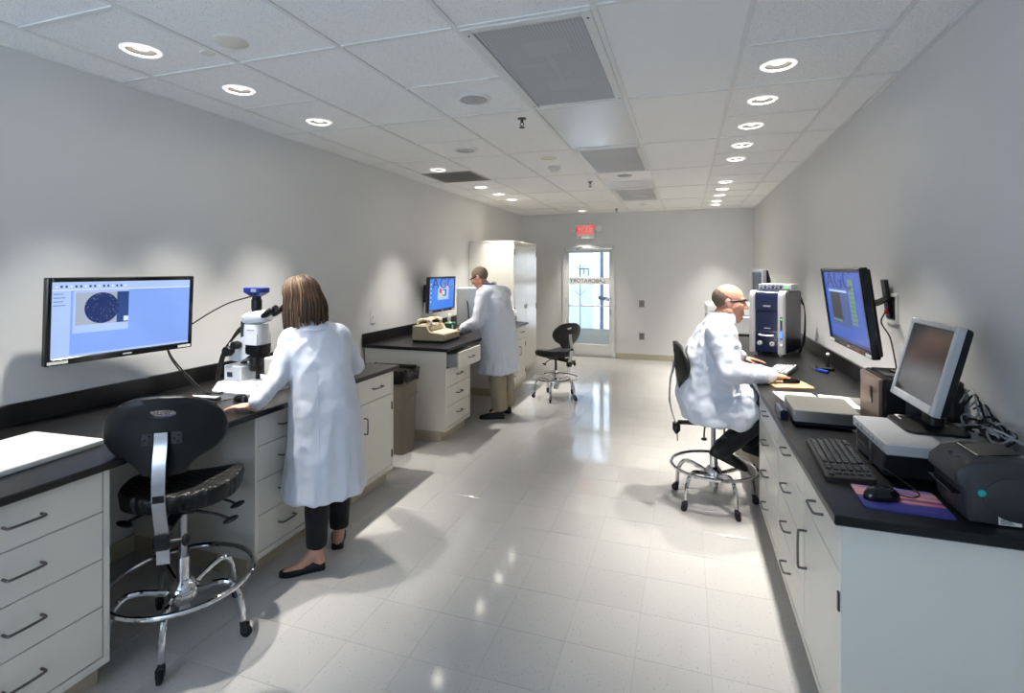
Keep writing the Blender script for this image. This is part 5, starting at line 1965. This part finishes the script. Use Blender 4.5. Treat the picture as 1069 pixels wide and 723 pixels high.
def shoe(parent, root, heel, toe, m, w=.046, hgt=.075, pitch_up=(0, 0, 1), low=False):
    heel, toe = Vector(heel), Vector(toe)
    d = toe - heel
    L = d.length
    d.normalize()
    U = Vector(pitch_up)
    U = (U - d * U.dot(d)).normalized()
    s = d.cross(U)
    q = MB(Matrix.Translation(-Vector(root)))
    sec = [(0, .45, .55), (.03, .72, .8), (.12, .80, 1.0), (.28, .78, 1.02), (.42, .82, .86), (.55, .92, .68), (.70, 1.0, .55), (.85, .92, .45), (.95, .68, .36), (1.0, .32, .22)]
    rings = []
    for t, a, b in sec:
        c = heel + d * (L * t)
        ring = []
        hh = hgt * b
        for u, v in ((-1, 0), (-1.03, .2), (-.97, .5), (-.75, .82), (-.35, 1), (.35, 1), (.75, .82), (.97, .5), (1.03, .2), (1, 0), (.5, 0), (-.5, 0)):
            ring.append(c + s * (u * w * a) + U * (v * hh))
        rings.append(ring)
    q.loft(rings)
    o = q.build('shoe', m, parent, 60)
    so = MB(Matrix.Translation(-Vector(root)))
    so.loft([[heel + d * (L * t) + s * (sgn * w * a * 1.06) + U * z for t, a, b in sec for sgn in (1,)] + [heel + d * (L * t) + s * (-w * a * 1.06) + U * z for t, a, b in sec[::-1]] for z in (-.004, .012)])
    so.build('sole', 'black_rubber', o, 30)
    return o


def foot(mb, ankle, heel, toe, U=(0, 0, 1)):
    ankle, heel, toe = Vector(ankle), Vector(heel), Vector(toe)
    d = (toe - heel).normalized()
    U = Vector(U)
    mb.rc(ankle, .034, heel.lerp(toe, .12) + U * .032, .028)
    mb.rc(ankle, .032, heel.lerp(toe, .55) + U * .03, .028)
    mb.rc(heel.lerp(toe, .12) + U * .028, .026, heel.lerp(toe, .85) + U * .018, .018)
    mb.rc(heel.lerp(toe, .5) + U * .024, .03, heel.lerp(toe, .8) + U * .018, .022)


VX = .0052

# ---- woman at the stereo microscope ---------------------------------------------------------
root = (-1.96, 2.47, 0)
P1 = thing('person', 'woman with long brown hair in a white lab coat bending over the stereo microscope', 'person', root, 0)
F = Vector((-.75, .66, 0)).normalized()
Sd = Vector((.66, .75, 0)).normalized()          # her right
MH = basis((-2.145, 2.50, 1.462), (-.93, .30, -.30), (-.28, .08, .95))
b = MB()
head(b, MH, k=.95)
b.rc((-2.125, 2.495, 1.40), .050, (-2.06, 2.485, 1.31), .058)
LS, RS = Vector((-2.12, 2.395, 1.262)), Vector((-1.955, 2.59, 1.262))
LE, LW_ = Vector((-2.115, 2.285, 1.065)), Vector((-2.135, 2.135, .945))
RE, RW_ = Vector((-1.925, 2.715, 1.06)), Vector((-2.12, 2.83, 1.0))
b.loft([ering(c, Sd, F, rs, rf, 28) for c, rs, rf in (((-1.945, 2.465, .80), .15, .11), ((-1.955, 2.467, .95), .14, .10), ((-2.0, 2.475, 1.12), .14, .10), ((-2.035, 2.49, 1.26), .15, .09), ((-2.05, 2.485, 1.33), .07, .06))])
for a, e, w, sd in ((LS, LE, LW_, -1), (RS, RE, RW_, 1)):
    b.rc(a, .045, e, .036)
    b.rc(e, .036, w, .025)
hand(b, LW_ + Vector((-.02, 0, -.012)), (-.98, -.02, -.05), (0, 0, 1), (0, 1, 0), (9, 12, 8), .13, 1.0)
hand(b, RW_, (-.9, .2, -.25), (0, .3, 1), (0, -1, 0), (20, 25, 20), .06, .93)
LA, RA = Vector((-1.935, 2.375, .105)), Vector((-1.962, 2.605, .10))
for hip, knee, an in (((-1.99, 2.42, .82), (-1.955, 2.40, .46), LA), ((-1.90, 2.52, .82), (-1.935, 2.555, .46), RA)):
    b.rc(hip, .085, knee, .052)
    b.rc(knee, .052, an, .033)
LH, LT = (-1.895, 2.395, .0), (-2.075, 2.245, .0)
RH, RT = (-1.945, 2.565, .0), (-2.075, 2.755, .0)
foot(b, LA, LH, LT)
foot(b, RA, RH, RT)
body = voxel(b, 'body', 'skin', P1, VX, 3, None, root)
eyes(P1, MH, root)
glasses(P1, MH, root, 'clear_plastic')
for hl, to in ((LH, LT), (RH, RT)):
    shoe(P1, root, Vector(hl) + Vector((0, 0, .005)), Vector(to) + Vector((0, 0, .005)), 'shoe_black', .041, .042)
tr = MB()
for hip, knee, an in (((-1.99, 2.42, .80), (-1.955, 2.40, .44), LA + Vector((.0, 0, .015))), ((-1.90, 2.52, .80), (-1.935, 2.555, .44), RA + Vector((0, 0, .015)))):
    tr.rc(hip, .105, knee, .070)
    an = Vector(an)
    tr.loft([ering(Vector(knee).lerp(an, t), (1, 0, 0), (0, 1, 0), r, r, 24, 2) for t, r in ((0, .068), (.4, .066), (.8, .056), (1, .053))])
voxel(tr, 'trousers', 'trouser_black', P1, .008, 4, wrinkle(.003), root)
c = MB()
c.loft([ering(p, Sd, F, rs, rf, 44) for p, rs, rf in (((-1.945, 2.455, .395), .225, .198), ((-1.945, 2.457, .50), .216, .188), ((-1.945, 2.46, .70), .203, .172), ((-1.95, 2.462, .88), .186, .155),
                                                      ((-1.965, 2.467, 1.00), .170, .140), ((-2.0, 2.475, 1.13), .170, .132), ((-2.03, 2.485, 1.22), .172, .115), ((-2.045, 2.488, 1.285), .145, .095), ((-2.06, 2.487, 1.340), .085, .075))])
for a, e, w, sd in ((LS, LE, LW_ + Vector((.012, .01, .012)), 1), (RS, RE, RW_, 2)):
    sleeve_fold(c, a, e, .061, .054, 3, sd)
    sleeve_fold(c, e, w, .054, .041, 5, sd + 5)
c.rc((-2.055, 2.487, 1.30), .068, LS + Vector((0, 0, -.004)), .060, 16)
c.rc((-2.055, 2.487, 1.30), .068, RS + Vector((0, 0, -.004)), .060, 16)
coat = voxel(c, 'lab_coat', 'coat_white', P1, .009, 8, wrinkle(.0085, (10, 10, 6), .35, (.4, .95, .009)), root)
MB(Matrix.Translation(-Vector(root))).loft([ering(p, Sd, F, rs, rf, 32) for p, rs, rf in (((-2.06, 2.487, 1.315), .092, .084), ((-2.08, 2.49, 1.36), .070, .066), ((-2.078, 2.489, 1.363), .076, .072), ((-2.05, 2.485, 1.305), .108, .098))], closed=True).build('collar', 'coat_white_fold', P1, 60)
# seams of the coat, laid on its surface
def seam(coat, parent, pts, to, r=.0022):
    out = []
    for p in pts:
        p = Vector(p)
        c = Vector(to) if len(to) == 3 else Vector((to[0], to[1], p.z))
        d = (c - p).normalized()
        ok, loc, nn, i = coat.ray_cast(p, d)
        if ok:
            out.append(loc + nn * .0005)
    if len(out) > 2:
        MB().tube(out, r, 6).build('seam', 'coat_white_fold', parent)


bk = -F
for off, z0, z1 in ((-.06, .42, 1.12), (.075, .42, .80)):
    seam(coat, P1, [Vector((-1.95, 2.46, z)) + bk * .6 + Sd * off - Vector(root) for z in [z0 + (z1 - z0) * i / 24 for i in range(25)]],
         ((-1.95 + Sd.x * off) - root[0], (2.46 + Sd.y * off) - root[1]))
# long hair
hr = MB(Matrix.Translation(-Vector(root)) @ MH @ Matrix.Diagonal((.95, .95, .95, 1)))
hr.sph((-.016, 0, .036), (.109, .088, .108), 28, 18)
rh = random.Random(21)
shade = [0.35] * len(hr.v)
Mi = MH.to_3x3().inverted()
dn = Mi @ Vector((0, 0, -1))
for k in range(330):
    az = rh.uniform(-118, 118)
    lay_ = rh.uniform(0, 1)
    a = math.radians(180 + az)
    hz = Vector((math.cos(a), math.sin(a), 0))
    ln = rh.uniform(.17, .23) * (1.0 - .10 * (abs(az) > 80))
    pts = []
    e = .006 + .014 * lay_
    part = Vector((.045, 0, 0)) * (abs(az) / 118)
    for th in (6, 22, 40, 58, 76, 92):
        t = math.radians(th)
        p = Vector((-.016, 0, .036)) + part * (1 - th / 92) + Vector((hz.x * (.107 + e) * math.sin(t), hz.y * (.086 + e) * math.sin(t), (.107 + e) * math.cos(t)))
        pts.append(p)
    wob = rh.uniform(-.012, .012)
    tang = Vector((-hz.y, hz.x, 0))
    for q in range(1, 6):
        f = q / 5
        pts.append(pts[5] + dn * (ln * f) + hz * ((.012 + .05 * max(0, math.cos(math.radians(az)))) * math.sin(f * 1.9)) + tang * (wob * f) + Vector((0, -hz.y * .012 * f, 0)))
    n0 = len(hr.v)
    wd = rh.uniform(.004, .0075)
    hr.tube(pts, [wd * .5, wd, wd, wd, wd, wd, wd, wd, wd * .9, wd * .7, wd * .25], 5, flat=.0035)
    shv = min(1, max(0, rh.gauss(.48, .22)))
    shade += [shv] * (len(hr.v) - n0)
ho = hr.build('hair', 'hair_brown', P1, 180)
att = ho.data.attributes.new('shade', 'FLOAT', 'POINT')
att.data.foreach_set('value', shade)

# ---- man standing at the far bench --------------------------------------------------------------
root = (-2.03, 5.47, 0)
P2 = thing('person', 'standing man in a white lab coat and khaki trousers working at the far bench', 'person', root, 0)
F = Vector((-.93, .36, 0)).normalized()
Sd = Vector((.36, .93, 0)).normalized()
MH = basis((-2.205, 5.43, 1.555), (-.90, .12, -.42), (-.40, .04, .9))
b = MB()
head(b, MH, .003)
b.rc((-2.18, 5.435, 1.50), .058, (-2.09, 5.45, 1.41), .066)
LS, RS = Vector((-2.10, 5.265, 1.375)), Vector((-1.985, 5.635, 1.375))
LE, LW_ = Vector((-2.135, 5.205, 1.085)), Vector((-2.37, 5.34, .985))
RE, RW_ = Vector((-2.09, 5.74, 1.10)), Vector((-2.35, 5.66, .985))
b.loft([ering(c, Sd, F, rs, rf, 28) for c, rs, rf in (((-2.0, 5.47, .85), .165, .125), ((-2.0, 5.46, 1.05), .165, .125), ((-2.03, 5.455, 1.25), .175, .12), ((-2.05, 5.45, 1.37), .165, .10), ((-2.07, 5.45, 1.43), .08, .07))])
for a, e, w in ((LS, LE, LW_), (RS, RE, RW_)):
    b.rc(a, .055, e, .042)
    b.rc(e, .042, w, .029)
hand(b, LW_ + Vector((-.025, .012, -.008)), (-.86, .42, -.18), (0, 0, 1), (.3, .9, 0), (16, 24, 18))
hand(b, RW_ + Vector((-.02, 0, 0)), (-.95, -.15, -.18), (0, 0, 1), (0, -1, 0), (16, 24, 18))
LA, RA = Vector((-1.955, 5.40, .10)), Vector((-1.95, 5.62, .10))
for hip, knee, an in (((-2.02, 5.385, .88), (-1.985, 5.39, .50), LA), ((-1.985, 5.555, .88), (-1.965, 5.60, .50), RA)):
    b.rc(hip, .095, knee, .062)
    b.rc(knee, .062, an, .04)
LH, LT = Vector((-1.905, 5.415, .008)), Vector((-2.165, 5.315, .008))
RH, RT = Vector((-1.895, 5.63, .008)), Vector((-2.155, 5.62, .008))
foot(b, LA, LH, LT)
foot(b, RA, RH, RT)
voxel(b, 'body', 'skin_tan', P2, VX, 3, None, root)
eyes(P2, MH, root)
glasses(P2, MH, root)
hair_cap(P2, MH, root, 'hair_short', lambda p: min(1, max(0, (p.z - .012 + 1.1 * max(0, -p.x)) / .02)) * min(1, max(0, (.066 - p.x) / .012)) * (1 if p.z > -.05 else 0))
for hl, to in ((LH, LT), (RH, RT)):
    shoe(P2, root, hl, to, 'shoe_black', .050, .085)
tr = MB()
tr.loft([ering(c, Sd, F, rs, rf, 28) for c, rs, rf in (((-2.0, 5.47, .78), .165, .13), ((-2.0, 5.465, 1.0), .16, .125))])
for hip, knee, an in (((-2.01, 5.39, .84), (-1.98, 5.39, .48), LA), ((-1.985, 5.55, .84), (-1.96, 5.60, .48), RA)):
    tr.rc(hip, .105, knee, .088)
    k0, a0 = Vector(knee), Vector(an)
    tr.loft([ering(k0.lerp(a0, t), F, Sd, r * 1.1, r, 24, 2.2) for t, r in ((0, .086), (.5, .082), (.85, .08), (1, .084))])
voxel(tr, 'trousers', 'trouser_khaki', P2, .009, 4, wrinkle(.007, (14, 14, 8), .4), root)
c = MB()
c.loft([ering(p, Sd, F, rs, rf, 44) for p, rs, rf in (((-1.985, 5.46, .505), .238, .205), ((-1.985, 5.46, .70), .225, .192), ((-1.99, 5.46, .90), .212, .176), ((-2.0, 5.46, 1.08), .208, .165),
                                                      ((-2.025, 5.455, 1.24), .212, .152), ((-2.045, 5.452, 1.34), .205, .130), ((-2.06, 5.45, 1.405), .155, .098), ((-2.085, 5.45, 1.445), .088, .078))])
for a, e, w, sd in ((LS, LE, LW_, 3), (RS, RE, RW_, 4)):
    sleeve_fold(c, a, e, .078, .066, 3, sd)
    sleeve_fold(c, e, w, .066, .050, 5, sd + 5)
c.rc((-2.07, 5.45, 1.395), .080, LS, .078, 16)
c.rc((-2.07, 5.45, 1.395), .080, RS, .078, 16)
voxel(c, 'lab_coat', 'coat_white', P2, .010, 8, wrinkle(.008, (11, 11, 6), .4, (.5, 1.0, .013)), root)
MB(Matrix.Translation(-Vector(root))).loft([ering(p, Sd, F, rs, rf, 32) for p, rs, rf in (((-2.08, 5.45, 1.432), .098, .088), ((-2.105, 5.448, 1.475), .080, .074), ((-2.103, 5.448, 1.478), .086, .080), ((-2.07, 5.45, 1.42), .112, .10))], closed=True).build('collar', 'coat_white_fold', P2, 60)
MB(Matrix.Translation(-Vector(root))).loft([ering(p, Sd, F, rs, rf, 32) for p, rs, rf in (((-2.095, 5.448, 1.45), .080, .073), ((-2.122, 5.446, 1.492), .070, .066), ((-2.120, 5.446, 1.494), .075, .071), ((-2.09, 5.449, 1.45), .084, .077))], closed=True).build('shirt_collar', 'shirt_blue', P2, 60)

# ---- man seated at the right bench ----------------------------------------------------------------
root = (.17, 3.95, 0)
P3 = thing('person', 'bald seated man with glasses and white lab coat using a computer mouse', 'person', root, 0)
F = Vector((1, .06, 0)).normalized()
Sd = Vector((.06, -1, 0)).normalized()
MH = basis((.292, 3.965, 1.415), (.985, .05, -.06), (.03, 0, 1))
b = MB()
head(b, MH, .009, 1.06)
b.rc((.275, 3.96, 1.36), .066, (.225, 3.955, 1.27), .075)
RS, LS = Vector((.215, 3.745, 1.205)), Vector((.225, 4.155, 1.205))
RE, RW_ = Vector((.275, 3.655, .985)), Vector((.515, 3.755, .955))
LE, LW_ = Vector((.30, 4.36, .975)), Vector((.415, 4.56, .945))
b.loft([ering(c, Sd, F, rs, rf, 28) for c, rs, rf in (((.13, 3.95, .70), .18, .15), ((.145, 3.95, .88), .185, .165), ((.175, 3.95, 1.06), .185, .15), ((.20, 3.952, 1.20), .17, .11), ((.215, 3.955, 1.28), .09, .08))])
for a, e, w in ((LS, LE, LW_), (RS, RE, RW_)):
    b.rc(a, .055, e, .045)
    b.rc(e, .045, w, .03)
hand(b, RW_ + Vector((.022, .008, .0)), (.90, .42, -.10), (0, 0, 1), (-.3, 1, 0), (14, 26, 20), .07)
hand(b, LW_ + Vector((.015, .005, -.008)), (.97, .18, -.13), (0, 0, 1), (.3, -1, 0), (4, 8, 6), .10)
RH_, LHp = Vector((.13, 3.85, .735)), Vector((.13, 4.06, .735))
RK, LK = Vector((.545, 3.86, .715)), Vector((.56, 4.08, .715))
RA, LA = Vector((.225, 3.865, .395)), Vector((.43, 4.10, .40))
for hip, knee, an in ((RH_, RK, RA), (LHp, LK, LA)):
    b.rc(hip, .085, knee, .06)
    b.rc(knee, .06, an, .038)
RHl, RT = Vector((.155, 3.862, .375)), Vector((.395, 3.87, .277))
LHl, LT = Vector((.385, 4.09, .352)), Vector((.615, 4.12, .277))
UP3 = (.35, 0, .93)
foot(b, RA, RHl, RT, UP3)
foot(b, LA, LHl, LT, UP3)
voxel(b, 'body', 'skin_tan', P3, VX, 3, None, root)
eyes(P3, MH, root)
MH2 = MH @ Matrix.Diagonal((1.06, 1.06, 1.06, 1))
glasses(P3, MH2, root)
hair_cap(P3, MH2, root, 'hair_dark', lambda p: min(1, max(0, (.012 - p.x) / .012)) * (1 if p.z > -.058 else 0) * min(1, max(0, (p.z - .004 + 1.2 * max(0, -p.x - .02)) / .012)) * max(0, min(1, (.052 + .7 * max(0, -p.x - .015) - p.z) / .05)))
for hl, to in ((RHl, RT), (LHl, LT)):
    shoe(P3, root, hl, to, 'shoe_black', .050, .085, UP3)
tr = MB()
tr.loft([ering(c, Sd, F, rs, rf, 28) for c, rs, rf in (((.12, 3.95, .672), .17, .14), ((.13, 3.95, .85), .185, .165))])
for hip, knee, an in ((RH_, RK, RA), (LHp, LK, LA)):
    tr.rc(hip + Vector((0, 0, .005)), .098, knee, .082)
    tr.rc(knee, .082, knee.lerp(an, .93), .064)
voxel(tr, 'trousers', 'trouser_black', P3, .009, 4, wrinkle(.006, (12, 12, 12), .4), root)
c = MB()
c.loft([ering(p, Sd, F, rs, rf, 44) for p, rs, rf in (((.17, 3.95, .600), .262, .185), ((.155, 3.95, .68), .255, .20), ((.135, 3.95, .76), .238, .205), ((.145, 3.95, .87), .226, .208), ((.165, 3.95, 1.00), .222, .195),
                                                      ((.185, 3.952, 1.12), .218, .168), ((.205, 3.953, 1.21), .20, .130), ((.218, 3.955, 1.265), .150, .10), ((.235, 3.957, 1.305), .092, .085))])
for hip, knee in ((RH_, RK), (LHp, LK)):
    p1 = hip.lerp(knee, .62)
    c.rc(hip + Vector((0, 0, .01)), .112, p1 + Vector((0, 0, .012)), .100, 18)
    c.rc(hip + Vector((.0, 0, -.02)), .112, hip.lerp(knee, .35) + Vector((0, 0, -.03)), .100, 18)
c.rc((.13, 3.79, .70), .11, (.375, 3.80, .70), .098, 18)
c.rc((.10, 3.80, .665), .09, (.34, 3.79, .65), .085, 18)
for a, e, w, sd in ((LS, LE, LW_, 3), (RS, RE, RW_, 9)):
    sleeve_fold(c, a, e, .086, .072, 3, sd)
    sleeve_fold(c, e, w, .072, .047, 6, sd + 5)
c.rc((.222, 3.955, 1.25), .088, LS + Vector((0, 0, -.004)), .088, 16)
c.rc((.222, 3.955, 1.25), .088, RS + Vector((0, 0, -.004)), .088, 16)
voxel(c, 'lab_coat', 'coat_white', P3, .009, 6, wrinkle(.012, (11, 11, 9), .45), root)
MB(Matrix.Translation(-Vector(root))).loft([ering(p, Sd, F, rs, rf, 32) for p, rs, rf in (((.232, 3.957, 1.29), .102, .094), ((.245, 3.958, 1.345), .083, .080), ((.247, 3.958, 1.349), .089, .086), ((.226, 3.957, 1.275), .122, .11))], closed=True).build('collar', 'coat_white_fold', P3, 60)
# pen clip and dark badge on the chest
MB(Matrix.Translation(-Vector(root))).loft([[(.352 + dx, 3.80 + y, .965 + z) for y, z in rect(.05, .035, .01)] for dx in (-.02, .012)]).build('badge', 'navy_dark', P3, 30)
